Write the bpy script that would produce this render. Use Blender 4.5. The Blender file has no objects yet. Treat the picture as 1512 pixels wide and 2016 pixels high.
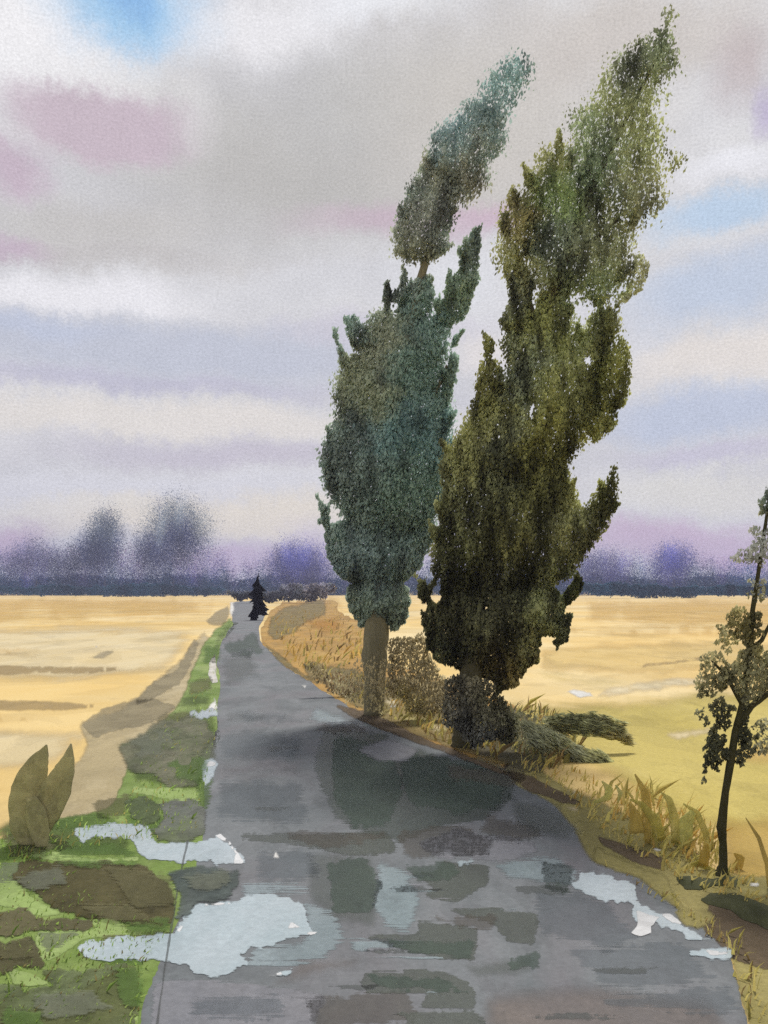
import bpy, bmesh, math, random
import numpy as np
from mathutils import Vector
from mathutils.geometry import delaunay_2d_cdt

R = math.radians
sc = bpy.context.scene
COL = sc.collection
# ------------------------------------------------------------------ picture geometry
F, H, CX, HY = 1800.0, 3.0, 756.0, 1160.0       # focal length in photo px, eye height, principal column, horizon row
EXPO = 1.0
def lin(c, k=1.0):
    o = []
    for v in c:
        v = v / 255.0
        o.append(k * (v / 12.92 if v <= 0.04045 else ((v + 0.055) / 1.055) ** 2.4))
    return tuple(o)

# ------------------------------------------------------------------ camera
cd = bpy.data.cameras.new('camera'); cam = bpy.data.objects.new('camera', cd); COL.objects.link(cam)
cam.location = (0, 0, H); cam.rotation_euler = (R(90), 0, 0)
cd.sensor_width = 36; cd.lens = F / 2016 * 36; cd.shift_y = (HY - 1008) / 2016
cd.clip_start = .05; cd.clip_end = 20000
sc.camera = cam
sc.view_settings.view_transform = 'Standard'; sc.view_settings.look = 'None'
sc.view_settings.exposure = EXPO; sc.view_settings.gamma = 1
sc.cycles.transparent_max_bounces = 32
sc.cycles.max_bounces = 6
sc.cycles.use_denoising = False

# ------------------------------------------------------------------ node helper
class NT:
    def __init__(s, tree): s.t = tree; s.n = tree.nodes; s.l = tree.links
    def new(s, typ, **kw):
        n = s.n.new(typ)
        for k, v in kw.items(): setattr(n, k, v)
        return n
    def put(s, sock, v):
        if hasattr(v, 'is_output'): s.l.new(v, sock)
        else:
            try: sock.default_value = v
            except Exception: sock.default_value = tuple(v) + (1.0,)
    def math(s, op, a, b=None, c=None, clamp=False):
        n = s.new('ShaderNodeMath', operation=op, use_clamp=clamp)
        for i, v in enumerate((a, b, c)):
            if v is not None: s.put(n.inputs[i], v)
        return n.outputs[0]
    def mix(s, fac, a, b, blend='MIX'):
        n = s.new('ShaderNodeMix', data_type='RGBA', blend_type=blend, clamp_factor=True)
        s.put(n.inputs[0], fac); s.put(n.inputs[6], a if hasattr(a, 'is_output') else tuple(a) + (1,) * (4 - len(a)))
        s.put(n.inputs[7], b if hasattr(b, 'is_output') else tuple(b) + (1,) * (4 - len(b)))
        return n.outputs[2]
    def noise(s, vec, scale, detail=4, rough=.5, dist=0):
        n = s.new('ShaderNodeTexNoise')
        s.l.new(vec, n.inputs['Vector']); n.inputs['Scale'].default_value = scale
        n.inputs['Detail'].default_value = detail; n.inputs['Roughness'].default_value = rough
        n.inputs['Distortion'].default_value = dist
        return n
    def rng(s, v, a, b, c=0., d=1., smooth=False):
        n = s.new('ShaderNodeMapRange', interpolation_type='SMOOTHSTEP' if smooth else 'LINEAR', clamp=True)
        s.put(n.inputs[0], v)
        for i, x in enumerate((a, b, c, d)): s.put(n.inputs[i + 1], x)
        return n.outputs[0]
    def vmath(s, op, a, b):
        n = s.new('ShaderNodeVectorMath', operation=op)
        s.put(n.inputs[0], a); s.put(n.inputs[1], b)
        return n.outputs[0]

# ------------------------------------------------------------------ sky: NISHITA showing through drifting banks of cloud
SUN_EL, SUN_AZ = 57, 14
w = bpy.data.worlds.new('World'); sc.world = w; w.use_nodes = True
T = NT(w.node_tree); T.n.clear()
SKY_K = .1
nsky = T.new('ShaderNodeTexSky', sky_type='NISHITA', sun_disc=False)
nsky.sun_elevation = R(SUN_EL); nsky.sun_rotation = R(SUN_AZ)
tc = T.new('ShaderNodeTexCoord'); gen = tc.outputs['Generated']
sx = T.new('ShaderNodeSeparateXYZ'); T.l.new(gen, sx.inputs[0])
az = T.math('ARCTAN2', sx.outputs[0], sx.outputs[1]); el = T.math('ARCSINE', sx.outputs[2])
cb = T.new('ShaderNodeCombineXYZ'); T.l.new(az, cb.inputs[0]); T.l.new(el, cb.inputs[1])
ang = cb.outputs[0]
wn = T.noise(ang, 7, 5, .55)
wv = T.vmath('SUBTRACT', wn.outputs['Color'], (.5, .5, .5)); wv = T.vmath('MULTIPLY', wv, (.09, .08, 0))
wrp = T.vmath('ADD', ang, wv)
wn2 = T.noise(ang, 90, 6, .8); wv2 = T.vmath('MULTIPLY', T.vmath('SUBTRACT', wn2.outputs['Color'], (.5, .5, .5)), (.035, .03, 0)); wrp = T.vmath('ADD', wrp, wv2)
def sky_ang(px, py):
    d = Vector(((px - CX) / F, 1, (HY - py) / F)).normalized()
    return math.atan2(d.x, d.y), math.asin(d.z)
def sc_col(c): return lin(c, 1.05 / (2 ** EXPO) / SKY_K)
bn = T.noise(T.vmath('MULTIPLY', ang, (2.2, 7, 1)), 1, 5, .55)
skyc = T.mix(T.rng(bn.outputs[0], .35, .65), sc_col((222, 221, 222)), sc_col((200, 200, 206)))
def sky_blob(px, py, rx, ry, col, op=1.0, hard=.2, rot=0., src=None):
    global skyc
    a, e = sky_ang(px, py); a2, _ = sky_ang(px + rx, py); _, e2 = sky_ang(px, py - ry)
    v = T.vmath('SUBTRACT', wrp, (a, e, 0))
    if rot:
        r = T.new('ShaderNodeVectorRotate', rotation_type='Z_AXIS'); T.l.new(v, r.inputs[0]); r.inputs['Angle'].default_value = R(rot); v = r.outputs[0]
    v = T.vmath('MULTIPLY', v, (1 / abs(a2 - a), 1 / abs(e2 - e), 0))
    # squarish falloff: brush-loaded banks rather than discs
    s = T.new('ShaderNodeSeparateXYZ'); T.l.new(v, s.inputs[0])
    d = T.math('POWER', T.math('ADD', T.math('POWER', T.math('ABSOLUTE', s.outputs[0]), 2.6), T.math('POWER', T.math('ABSOLUTE', s.outputs[1]), 2.6)), 1 / 2.6)
    f = T.rng(d, 1.25, hard, 0, op, True)
    skyc = T.mix(f, skyc, src if src is not None else sc_col(col))
for b in [
    # px, py, rx, ry, colour, opacity, core
    (90, 80, 330, 190, (239, 238, 240), 1, .3), (520, 50, 300, 90, (236, 235, 238), .9, .2), (760, 20, 160, 60, (236, 238, 243), .8, .2),
    (600, 330, 520, 230, (186, 184, 181), .95, .1), (740, 200, 260, 130, (190, 189, 187), .8, .1), (1000, 240, 330, 280, (203, 198, 191), .85, .2),
    (1250, 60, 330, 120, (203, 196, 190), .8, .2), (1440, 110, 90, 120, (192, 180, 180), .8, .1), (1500, 215, 45, 70, (190, 180, 208), .8, .1),
    (180, 440, 330, 70, (196, 193, 190), .8, .2), (230, 500, 420, 30, (190, 186, 184), .6, .2),
    (205, 232, 195, 75, (199, 184, 194), 1, .6), (30, 325, 80, 62, (196, 178, 192), .9, .2), (400, 220, 45, 80, (222, 220, 221), .5, .1),
    (20, 470, 105, 34, (194, 174, 192), .75, .1), (800, 430, 250, 52, (197, 177, 190), .8, .15), (960, 425, 90, 45, (205, 174, 195), .5, .1),
    (160, 575, 330, 48, (233, 232, 236), 1, .3), (620, 570, 330, 60, (212, 212, 216), .8, .2), (890, 545, 150, 110, (222, 223, 228), .8, .2),
    (300, 695, 560, 78, (193, 197, 210), 1, .4), (60, 640, 200, 40, (190, 198, 218), .7, .2), (250, 766, 560, 26, (184, 182, 204), .65, .1),
    (760, 650, 250, 30, (205, 200, 214), .6, .2), (300, 835, 700, 42, (226, 221, 216), 1, .3), (480, 902, 440, 34, (196, 190, 203), .8, .1),
    (250, 955, 600, 32, (218, 218, 224), .9, .2), (450, 1015, 420, 48, (231, 223, 209), 1, .3), (120, 985, 240, 25, (226, 222, 215), .7, .2),
    (20, 1050, 110, 55, (193, 170, 192), .95, .2), (520, 1100, 200, 48, (201, 182, 204), 1, .3),
    (1420, 425, 190, 52, (188, 207, 228), 1, .3), (1440, 330, 130, 42, (233, 233, 238), .9, .2), (1400, 570, 240, 80, (192, 203, 221), .95, .3),
    (1150, 650, 200, 100, (212, 212, 218), .7, .2), (1420, 705, 230, 52, (227, 221, 216), 1, .3), (960, 690, 90, 40, (228, 222, 220), .8, .2),
    (1380, 820, 260, 62, (192, 200, 218), 1, .35), (1400, 895, 230, 22, (196, 192, 212), .7, .2), (1370, 965, 260, 45, (222, 220, 215), 1, .3),
    (1340, 1065, 300, 52, (203, 181, 202), 1, .3), (1450, 1090, 120, 36, (214, 186, 212), .8, .2), (820, 1080, 300, 60, (206, 192, 206), .7, .2),
    ]: sky_blob(*b)
# clear gaps: the blue air itself, lightly veiled
for b in [(250, -10, 190, 140, (176, 208, 236), .9, .2), (252, 5, 130, 105, (156, 198, 231), .85, .25), (250, -25, 85, 70, (128, 174, 222), .75, .2), (835, -8, 50, 28, (165, 200, 235), .9, .1)]:
    blue = T.mix(.97, nsky.outputs[0], sc_col(b[4]))
    sky_blob(*b, src=blue)
# fine mottling of the vapour: a coarse and a fine grain
g1 = T.noise(T.vmath('MULTIPLY', ang, (1, 1.5, 1)), 330, 4, .75)
g2 = T.noise(ang, 26, 4, .6)
gm = T.math('MULTIPLY', T.rng(g1.outputs[0], .25, .75,   .80, 1.17), T.rng(g2.outputs[0], .3, .7, .965, 1.03))
skyc = T.mix(1.0, skyc, T.vmath('SCALE', (1, 1, 1), (0, 0, 0)) if False else gm, 'MULTIPLY')
bg = T.new('ShaderNodeBackground'); T.l.new(skyc, bg.inputs[0]); bg.inputs[1].default_value = SKY_K
wo = T.new('ShaderNodeOutputWorld'); T.l.new(bg.outputs[0], wo.inputs[0])

# ------------------------------------------------------------------ sun: veiled, behind the poplars
ld = bpy.data.lights.new('sun', 'SUN'); ld.energy = 2.0; ld.angle = R(10); ld.color = (1, .955, .88)
sun = bpy.data.objects.new('sun', ld); COL.objects.link(sun)
sv = Vector((math.sin(R(SUN_AZ)) * math.cos(R(SUN_EL)), math.cos(R(SUN_AZ)) * math.cos(R(SUN_EL)), math.sin(R(SUN_EL))))
sun.rotation_euler = sv.to_track_quat('Z', 'Y').to_euler(); sun.location = sv * 60

# ------------------------------------------------------------------ helpers
def G(px, py, z=0.0):
    Y = (H - z) * F / (py - HY)
    return ((px - CX) * Y / F, Y, z)
def P(px, py, Y): return ((px - CX) * Y / F, Y, H - (py - HY) * Y / F)
def ground_y(py): return H * F / (py - HY)
def tag(o, label=None, cat=None, group=None, kind=None):
    for k, v in (('label', label), ('category', cat), ('group', group), ('kind', kind)):
        if v: o[k] = v
    return o
def link(name, me, mat=None, parent=None):
    o = bpy.data.objects.new(name, me); COL.objects.link(o)
    if mat: me.materials.append(mat)
    if parent is not None: o.parent = parent
    return o
def empty(name, loc, label, cat, group=None):
    o = bpy.data.objects.new(name, None); o.location = loc; o.empty_display_size = .2; COL.objects.link(o)
    return tag(o, label, cat, group)
def seg_dist(pts, poly):
    a = poly; b = np.roll(poly, -1, axis=0); best = np.full(len(pts), 1e9)
    for i in range(len(a)):
        d = b[i] - a[i]; L = (d @ d) + 1e-9
        t = np.clip(((pts - a[i]) @ d) / L, 0, 1)
        q = a[i] + t[:, None] * d
        best = np.minimum(best, np.hypot(*(pts - q).T))
    return best
def inside(pts, poly):
    x, y = pts[:, 0], pts[:, 1]; c = np.zeros(len(pts), bool)
    a = poly; b = np.roll(poly, -1, axis=0)
    for i in range(len(a)):
        (x1, y1), (x2, y2) = a[i], b[i]
        if y1 == y2: continue
        cond = ((y1 > y) != (y2 > y)) & (x < (x2 - x1) * (y - y1) / (y2 - y1) + x1)
        c ^= cond
    return c
def rough_poly(poly, step, amp, seed):
    """close the outline, round it a little and make its edge ragged"""
    rs = np.random.RandomState(seed); p = np.array(poly, float)
    a = np.roll(p, 1, axis=0); c = np.roll(p, -1, axis=0)
    q = []
    for i in range(len(p)):                      # one corner-cutting pass
        q.append(p[i] * .9 + a[i] * .1); q.append(p[i] * .9 + c[i] * .1)
    p = np.array(q); out = []
    for i in range(len(p)):
        s, e = p[i], p[(i + 1) % len(p)]
        L = np.hypot(*(e - s)); n = max(1, int(L / step)); nn = np.array([-(e - s)[1], (e - s)[0]]) / (L + 1e-9)
        for k in range(n): out.append((s + (e - s) * k / n, nn))
    N = len(out); k = np.arange(N); off = np.zeros(N)
    for f, g in ((.013, 1.6), (.031, 1.1), (.083, .8), (.19, .6), (.41, .5)):
        m = max(1, round(f * N)); off += g * np.sin(2 * math.pi * m * k / N + rs.rand() * 6.28) * rs.rand()
    off += rs.randn(N) * .45
    return np.array([o[0] + o[1] * off[i] * amp for i, o in enumerate(out)])

# ------------------------------------------------------------------ ground washes
WK = .64
def wash(name, cols, opacity=1.0, soft=0., blotch=1.4, grain=.16, rim=.14, rough=.85, spec=.15, stretch=(1, .45, 1), glaze=.1, dry=0.):
    """earth, grass, mud or water with uneven tint, grit, and a stained rim"""
    m = bpy.data.materials.new(name); m.use_nodes = True; t = NT(m.node_tree); t.n.clear()
    geo = t.new('ShaderNodeNewGeometry'); pos = geo.outputs['Position']
    pv = t.vmath('MULTIPLY', pos, stretch)
    n1 = t.noise(pv, blotch, 6, .62, .6).outputs[0]
    n2 = t.noise(t.vmath('ADD', pv, (13.7, 4.1, 2.2)), blotch * .55, 5, .6, .8).outputs[0]
    c = t.mix(t.rng(n1, .34, .66), lin(cols[0], WK), lin(cols[1], WK))
    if len(cols) > 2: c = t.mix(t.rng(n2, .46, .66), c, lin(cols[2], WK))
    g = t.noise(pos, 14, 8, .85).outputs[0]
    c = t.mix(1.0, c, t.rng(g, .28, .72, 1 - grain * 2.2, 1 + grain * 2.2), 'MULTIPLY')
    for kx, th, am in ((.9, .54, glaze), (.55, .53, glaze * .8), (1.9, .56, glaze * .7)):     # tide marks and overlapping stains
        nz = t.noise(t.vmath('ADD', pv, (3.1 * kx, 40 * kx, 0)), blotch * kx, 5, .55, .5).outputs[0]
        c = t.mix(1.0, c, t.rng(nz, th, th + .012, 1, 1 - am), 'MULTIPLY')
    at = t.new('ShaderNodeAttribute', attribute_name='edge'); ed = at.outputs['Fac']
    if rim: c = t.mix(1.0, c, t.rng(ed, 0, 7, 1 - rim * 1.3, 1), 'MULTIPLY')
    bs = t.new('ShaderNodeBsdfPrincipled'); t.l.new(c, bs.inputs['Base Color'])
    bs.inputs['Roughness'].default_value = rough; bs.inputs['Specular IOR Level'].default_value = spec
    bp = t.new('ShaderNodeBump'); bp.inputs['Strength'].default_value = .18; bp.inputs['Distance'].default_value = .03
    t.l.new(g, bp.inputs['Height']); t.l.new(bp.outputs[0], bs.inputs['Normal'])
    if soft or opacity < 1:
        al = opacity
        if soft:
            if dry:
                n_s = t.noise(t.vmath('MULTIPLY', pos, (.9, 11, 1)), 1.6, 5, .7, .3).outputs[0]
                al = t.math('MULTIPLY', t.rng(t.math('ADD', ed, t.math('MULTIPLY', t.math('SUBTRACT', n_s, .53), soft * 5. * dry)), 0, soft * .6, 0, 1, True), opacity)
            e2 = t.math('ADD', ed, t.math('MULTIPLY', t.math('SUBTRACT', n1, .5), soft * 1.2))
            if not dry: al = t.math('MULTIPLY', t.rng(e2, 0, soft, 0, 1, True), opacity)
        al = t.math('MULTIPLY', al, t.rng(g, .3, .7, .86, 1.08), clamp=True)
        t.put(bs.inputs['Alpha'], al)
    o = t.new('ShaderNodeOutputMaterial'); t.l.new(bs.outputs[0], o.inputs[0])
    return m
SEED = [1]
def sheet_mesh(name, poly, layer, amp=2.2, step=6, extra=None, dome=0., grid=None):
    SEED[0] += 1; rs = np.random.RandomState(SEED[0])
    p = rough_poly(poly, step, amp, SEED[0])
    lo, hi = p.min(0), p.max(0)
    sp = grid or min(max(5., max(hi - lo) / 34), 24)
    gx, gy = np.meshgrid(np.arange(lo[0], hi[0], sp), np.arange(lo[1], hi[1], sp))
    pts = np.c_[gx.ravel(), gy.ravel()] + rs.uniform(-.25, .25, (gx.size, 2)) * sp
    pts = pts[inside(pts, p)]
    if len(pts): pts = pts[seg_dist(pts, p) > sp * .4]
    # ring just inside the rim
    a = np.roll(p, 1, 0); b = np.roll(p, -1, 0); d = b - a; nrm = np.c_[-d[:, 1], d[:, 0]] / (np.hypot(*d.T)[:, None] + 1e-9)
    ring = np.r_[p + nrm * 6, p - nrm * 6][::2]
    ring = ring[inside(ring, p)]
    if len(ring): ring = ring[seg_dist(ring, p) > 4.]
    allp = np.r_[p, pts, ring] if len(ring) else np.r_[p, pts]
    n = len(p)
    vs, es, fs, *_ = delaunay_2d_cdt([Vector(q) for q in allp], [(i, (i + 1) % n) for i in range(n)], [list(range(n))], 1, 1e-4)
    q = np.array([(v.x, v.y) for v in vs]); ed = seg_dist(q, p)
    z = .0012 * layer
    co = []
    for (x, y), e in zip(q, ed):
        c = G(x, max(y, HY + 4.5), z)
        if dome:
            k = min(1., e / dome[1]); hgt = dome[0] * (1 - (1 - k) ** 2) * (.8 + .4 * math.sin(x * .09) * math.cos(y * .13))
            c = (c[0], c[1], z + hgt)
        co.append(c)
    me = bpy.data.meshes.new(name)
    fl = []
    for f in fs:
        a0, b0, c0 = (co[i] for i in f[:3])
        cr = (b0[0] - a0[0]) * (c0[1] - a0[1]) - (b0[1] - a0[1]) * (c0[0] - a0[0])
        fl.append(list(f) if cr > 0 else list(f)[::-1])
    me.from_pydata(co, [], fl)
    at = me.attributes.new('edge', 'FLOAT', 'POINT'); at.data.foreach_set('value', ed.astype(np.float32))
    for f in me.polygons: f.use_smooth = True
    return me
def sheet(name, poly, layer, mat, kind='structure', label=None, cat=None, group=None, **kw):
    o = link(name, sheet_mesh(name, poly, layer, **kw), mat)
    return tag(o, label, cat, group, kind)

# ================================================================== SETTING
# field: one sheet to the horizon
M_field = wash('ripe_field', [(242, 214, 148), (236, 200, 122), (243, 222, 170)], blotch=.22, grain=.07, rim=0, stretch=(.5, .35, 1))
bm = bmesh.new()
xs = [-1500, -300, -60, 0, 60, 300, 1500]; ys = [-60, 0, 20, 60, 300, 700, 1500]
vv = [[bm.verts.new((x, y, 0)) for x in xs] for y in ys]
for j in range(len(ys) - 1):
    for i in range(len(xs) - 1): bm.faces.new((vv[j][i], vv[j][i + 1], vv[j + 1][i + 1], vv[j + 1][i]))
me = bpy.data.meshes.new('field'); bm.to_mesh(me); bm.free()
tag(link('field', me, M_field), kind='structure')

# bands of the crop: paler stubble, ochre rows, olive swathes
S = lambda *a, **k: sheet(*a, **k)
bandL = wash('pale_stubble', [(243, 222, 170), (245, 230, 190)], .85, 26, .3, .06, 0)
ochre = wash('ochre_rows', [(238, 202, 122), (232, 192, 108)], .6, 22, .3, .07, 0)
ochre2 = wash('deep_ochre', [(214, 184, 100), (204, 170, 88)], .75, 40, .5, .08, 0)
dusty = wash('dusty_rows', [(188, 164, 116), (178, 156, 112)], .75, 7, .4, .07, .06)
olivef = wash('olive_crop', [(222, 204, 118), (208, 190, 102), (228, 210, 134)], .9, 40, .5, .08, 0)
cream = wash('cream_stubble', [(240, 222, 176), (244, 230, 194)], .9, 12, .4, .05, 0)
bare = wash('bare_white', [(240, 240, 236), (246, 245, 242)], .95, 5, .8, .04, 0)  # white highlights, painted as bare gaps in the colour
S('field_band', [(-1300, 1172), (430, 1174), (420, 1215), (200, 1230), (-1300, 1225)], 1, ochre)
S('field_band', [(-1300, 1230), (200, 1225), (400, 1240), (330, 1330), (120, 1350), (-1300, 1290)], 1, bandL)
S('field_band', [(-1300, 1260), (80, 1275), (70, 1300), (-1300, 1300)], 2, ochre)
S('field_band', [(-1300, 1302), (100, 1308), (300, 1316), (150, 1328), (-20, 1334), (-1300, 1330)], 3, dusty, amp=1.2)
S('field_band', [(-1300, 1372), (80, 1376), (240, 1388), (120, 1402), (-1300, 1398)], 3, dusty, amp=1.2)
S('field_band', [(-1300, 1400), (100, 1402), (60, 1432), (-1300, 1430)], 3, ochre)
S('field_band', [(-1300, 1440), (60, 1432), (170, 1425), (190, 1450), (100, 1520), (-1300, 1540)], 2, bandL)
S('field_band', [(-1300, 1535), (20, 1540), (30, 1580), (-1300, 1620)], 3, ochre2)
S('field_band', [(1150, 1176), (2800, 1174), (2800, 1240), (1150, 1236)], 1, ochre)
S('field_band', [(1100, 1236), (1380, 1222), (2800, 1225), (2800, 1262), (1130, 1258)], 2, ochre)
S('field_band', [(1060, 1262), (2800, 1250), (2800, 1310), (1060, 1330)], 2, wash('gold_stubble', [(238, 206, 130), (242, 214, 146)], .85, 20, .3, .06, 0))
S('field_band', [(1010, 1375), (1160, 1370), (1380, 1352), (2800, 1350), (2800, 1640), (1450, 1660), (1330, 1620), (1240, 1560), (1100, 1500), (980, 1480), (960, 1400)], 3, olivef)
S('field_band', [(1160, 1378), (1200, 1350), (1290, 1336), (1420, 1330), (1390, 1350), (1300, 1362)], 4, cream, amp=1.5)
S('field_band', [(1290, 1440), (1400, 1425), (1420, 1445), (1330, 1462)], 4, cream)
S('field_band', [(1256, 1318), (1268, 1303), (1320, 1300), (1385, 1292), (1385, 1300), (1320, 1310)], 4, dusty, amp=1.)
S('field_band', [(1420, 1455), (2800, 1440), (2800, 1520), (1400, 1512)], 4, ochre)
S('field_band', [(1400, 1590), (2800, 1570), (2800, 1800), (1512, 1800), (1410, 1730)], 4, ochre2)
S('white_gap', [(1110, 1362), (1125, 1353), (1160, 1360), (1176, 1372), (1140, 1374)], 5, bare, amp=1.2)
S('white_gap', [(890, 1372), (905, 1360), (925, 1362), (935, 1372), (910, 1380)], 8, cream, amp=1.2)

# dry margin between the left field and the grass verge
margin = wash('dry_margin', [(204, 188, 148), (186, 172, 134), (214, 200, 164)], .85, 10, 1., .08, .08)
margin2 = wash('grey_straw', [(172, 162, 132), (158, 148, 120)], .6, 5, 1., .08, .1)
S('verge_margin', [(400, 1238), (424, 1262), (400, 1350), (370, 1400), (320, 1450), (265, 1540), (230, 1605), (90, 1640), (90, 1570), (170, 1470), (150, 1420), (235, 1395), (290, 1350), (350, 1300)], 4, margin)
S('verge_margin', [(380, 1246), (396, 1268), (360, 1345), (300, 1380), (262, 1388), (300, 1345), (345, 1318)], 5, margin2)
S('verge_margin', [(155, 1425), (225, 1385), (300, 1375), (350, 1390), (310, 1425), (220, 1448), (185, 1456)], 5, margin2)
S('verge_margin', [(402, 1222), (430, 1198), (452, 1186), (456, 1205), (440, 1232), (412, 1232)], 5, margin2, amp=1.2)

# grass verge on the left
M_grass = wash('verge_grass', [(138, 162, 84), (108, 136, 62), (160, 178, 110)], 1, 7, 1.1, .09, .08)
grassd = wash('deep_grass', [(96, 118, 58), (84, 102, 52), (108, 126, 66)], .8, 18, 1.3, .1, .05)
grassl = wash('fresh_grass', [(178, 200, 128), (160, 186, 106)], .9, 3, 1.2, .06, .1)
S('grass_verge', [(452, 1216), (480, 1228), (455, 1262), (446, 1300), (450, 1350), (448, 1400), (456, 1440), (436, 1490), (424, 1560), (428, 1640), (398, 1760), (372, 1830), (312, 1960), (300, 2200), (-900, 2200), (-900, 1690), (0, 1650), (60, 1618), (150, 1606), (220, 1585), (250, 1500), (300, 1435), (348, 1385), (372, 1335), (398, 1270), (425, 1238)], 6, M_grass)
S('grass_patch', [(300, 1440), (380, 1400), (420, 1400), (432, 1445), (405, 1520), (395, 1560), (330, 1545), (260, 1545), (245, 1500)], 7, grassd)
S('grass_patch', [(440, 1228), (470, 1226), (440, 1262), (424, 1300), (410, 1300), (425, 1250)], 7, grassd, amp=1.4)
S('grass_patch', [(360, 1370), (415, 1362), (420, 1385), (390, 1400), (345, 1395)], 7, grassd)
S('grass_patch', [(30, 1600), (150, 1615), (265, 1650), (250, 1690), (60, 1680), (-20, 1640)], 7, grassd)
S('grass_patch', [(205, 1875), (280, 1885), (300, 1900), (210, 1900)], 7, grassd)
S('grass_patch', [(262, 1545), (300, 1550), (360, 1541), (362, 1554), (400, 1558), (398, 1590), (300, 1572), (255, 1560)], 8, grassl, amp=1.6)
S('grass_patch', [(55, 1668), (180, 1688), (270, 1682), (280, 1695), (130, 1700), (60, 1690)], 8, grassl, amp=1.6)
S('grass_patch', [(0, 1725), (45, 1730), (60, 1765), (130, 1802), (70, 1804), (15, 1785), (-40, 1780)], 8, grassl, amp=1.4)
S('grass_patch', [(65, 1832), (180, 1808), (235, 1806), (260, 1830), (330, 1836), (170, 1848), (100, 1890), (75, 1890)], 8, grassl, amp=1.6)
S('grass_patch', [(10, 1902), (60, 1915), (105, 1938), (60, 1943), (25, 1940)], 10, grassl, amp=1.2)
S('grass_patch', [(262, 1980), (274, 1975), (272, 2040), (258, 2040)], 10, grassl, amp=1.)

vs1 = wash('olive_stain', [(122, 118, 84), (108, 106, 72)], .5, 7, 1.4, .1, .06, dry=1)
vs2 = wash('green_stain', [(104, 136, 66), (92, 120, 58)], .55, 9, 1.4, .1, .04, dry=1)
vs3 = wash('grey_stain', [(138, 142, 124), (124, 130, 112)], .5, 9, 1.4, .1, .04, dry=1)
for p, m in [([(0, 1640), (110, 1640), (160, 1670), (20, 1690)], vs1), ([(60, 1610), (200, 1600), (260, 1640), (120, 1640)], vs2), ([(180, 1580), (260, 1560), (250, 1610), (190, 1620)], vs1), ([(240, 1600), (330, 1600), (340, 1650), (250, 1650)], vs2),
             ([(340, 1440), (420, 1430), (430, 1500), (380, 1530)], vs3), ([(380, 1520), (420, 1510), (412, 1600), (384, 1600)], vs2), ([(0, 1690), (90, 1700), (60, 1740), (-20, 1740)], vs3), ([(200, 1840), (350, 1830), (330, 1850), (200, 1860)], vs1),
             ([(200, 1870), (290, 1890), (280, 1905), (190, 1900)], vs2), ([(370, 1340), (420, 1330), (420, 1360), (370, 1370)], vs1), ([(400, 1270), (440, 1262), (430, 1300), (400, 1310)], vs2), ([(320, 1400), (400, 1390), (390, 1420), (300, 1430)], vs1),
             ([(80, 1640), (230, 1660), (280, 1690), (120, 1690)], vs2), ([(60, 1830), (160, 1830), (120, 1870), (90, 1880)], vs3)]:
    S('grass_patch', p, 9, m, amp=2.4)
# the wet asphalt road
M_road = wash('wet_asphalt', [(134, 138, 142), (114, 120, 124), (126, 125, 130)], 1, 0, 1.1, .1, .05, rough=.7, spec=.1)
road = [(276, 2200), (276, 2016), (286, 1960), (345, 1830), (372, 1760), (404, 1640), (400, 1560), (412, 1490), (428, 1430), (428, 1400), (432, 1350), (428, 1300), (436, 1262), (462, 1230), (456, 1205), (458, 1184), (520, 1182), (528, 1202), (508, 1236), (512, 1264), (560, 1310), (622, 1348), (700, 1400), (800, 1445), (900, 1482), (985, 1516), (1130, 1590), (1200, 1640), (1280, 1720), (1380, 1810), (1440, 1880), (1470, 2016), (1500, 2200)]
S('road', road + [], 7, M_road, amp=1.6)
bm = bmesh.new()      # the road goes on under and behind the viewer
x0, y0, _ = G(276, 2196); x1, y1, _ = G(1500, 2196)
f = bm.faces.new([bm.verts.new(v) for v in ((x0, y0 + .05, .008), (x0, -30, .008), (x1 + .6, -30, .008), (x1, y0 + .05, .008))]); f.normal_update()
if f.normal.z < 0: f.normal_flip()
me = bpy.data.meshes.new('road'); bm.to_mesh(me); bm.free()
me.attributes.new('edge', 'FLOAT', 'POINT').data.foreach_set('value', [50.] * 4)
tag(link('road', me, M_road), kind='structure')

# dark strokes paint the poplars' shade and reflection on the road; also worn areas
shade = wash('shade_asphalt', [(92, 100, 90), (82, 90, 84)], .62, 5, 1.2, .1, .1, rough=.4, spec=.3, dry=1)
soft_dark = wash('soft_dark_asphalt', [(100, 108, 104), (92, 100, 98)], .5, 22, 1.2, .1, 0, rough=.45, spec=.3)
shade_bluish = wash('shade_asphalt_bluish', [(88, 100, 93), (76, 88, 82)], .55, 9, 1.2, .1, .04, rough=.45, spec=.25, dry=.9)
warm = wash('worn_asphalt', [(150, 138, 130), (134, 126, 124)], .6, 40, 1., .09, 0, rough=.6)
shade_thin = wash('shade_streak', [(104, 110, 108), (94, 100, 100)], .5, 4, 1.6, .1, .04, rough=.5, dry=1)
pencil = wash('edge_line', [(104, 106, 104), (88, 92, 90)], .5, 0, 4, .12, 0)
dusty2 = wash('dusty_smudge', [(176, 168, 146), (160, 152, 128)], .5, 6, 1, .1, 0)
lilac = wash('pale_asphalt', [(164, 164, 170), (152, 154, 162)], .7, 7, 1.2, .08, .05, dry=1)
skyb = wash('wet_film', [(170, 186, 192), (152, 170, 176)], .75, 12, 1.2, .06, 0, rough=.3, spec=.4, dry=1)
S('shade_tone_patch', [(634, 1428), (720, 1436), (790, 1448), (740, 1470), (700, 1470), (760, 1500), (790, 1480), (830, 1470), (900, 1500), (980, 1510), (1020, 1530), (1010, 1580), (960, 1610), (850, 1640), (790, 1660), (700, 1640), (655, 1610), (630, 1550), (615, 1500)], 8, shade_bluish)
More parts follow.
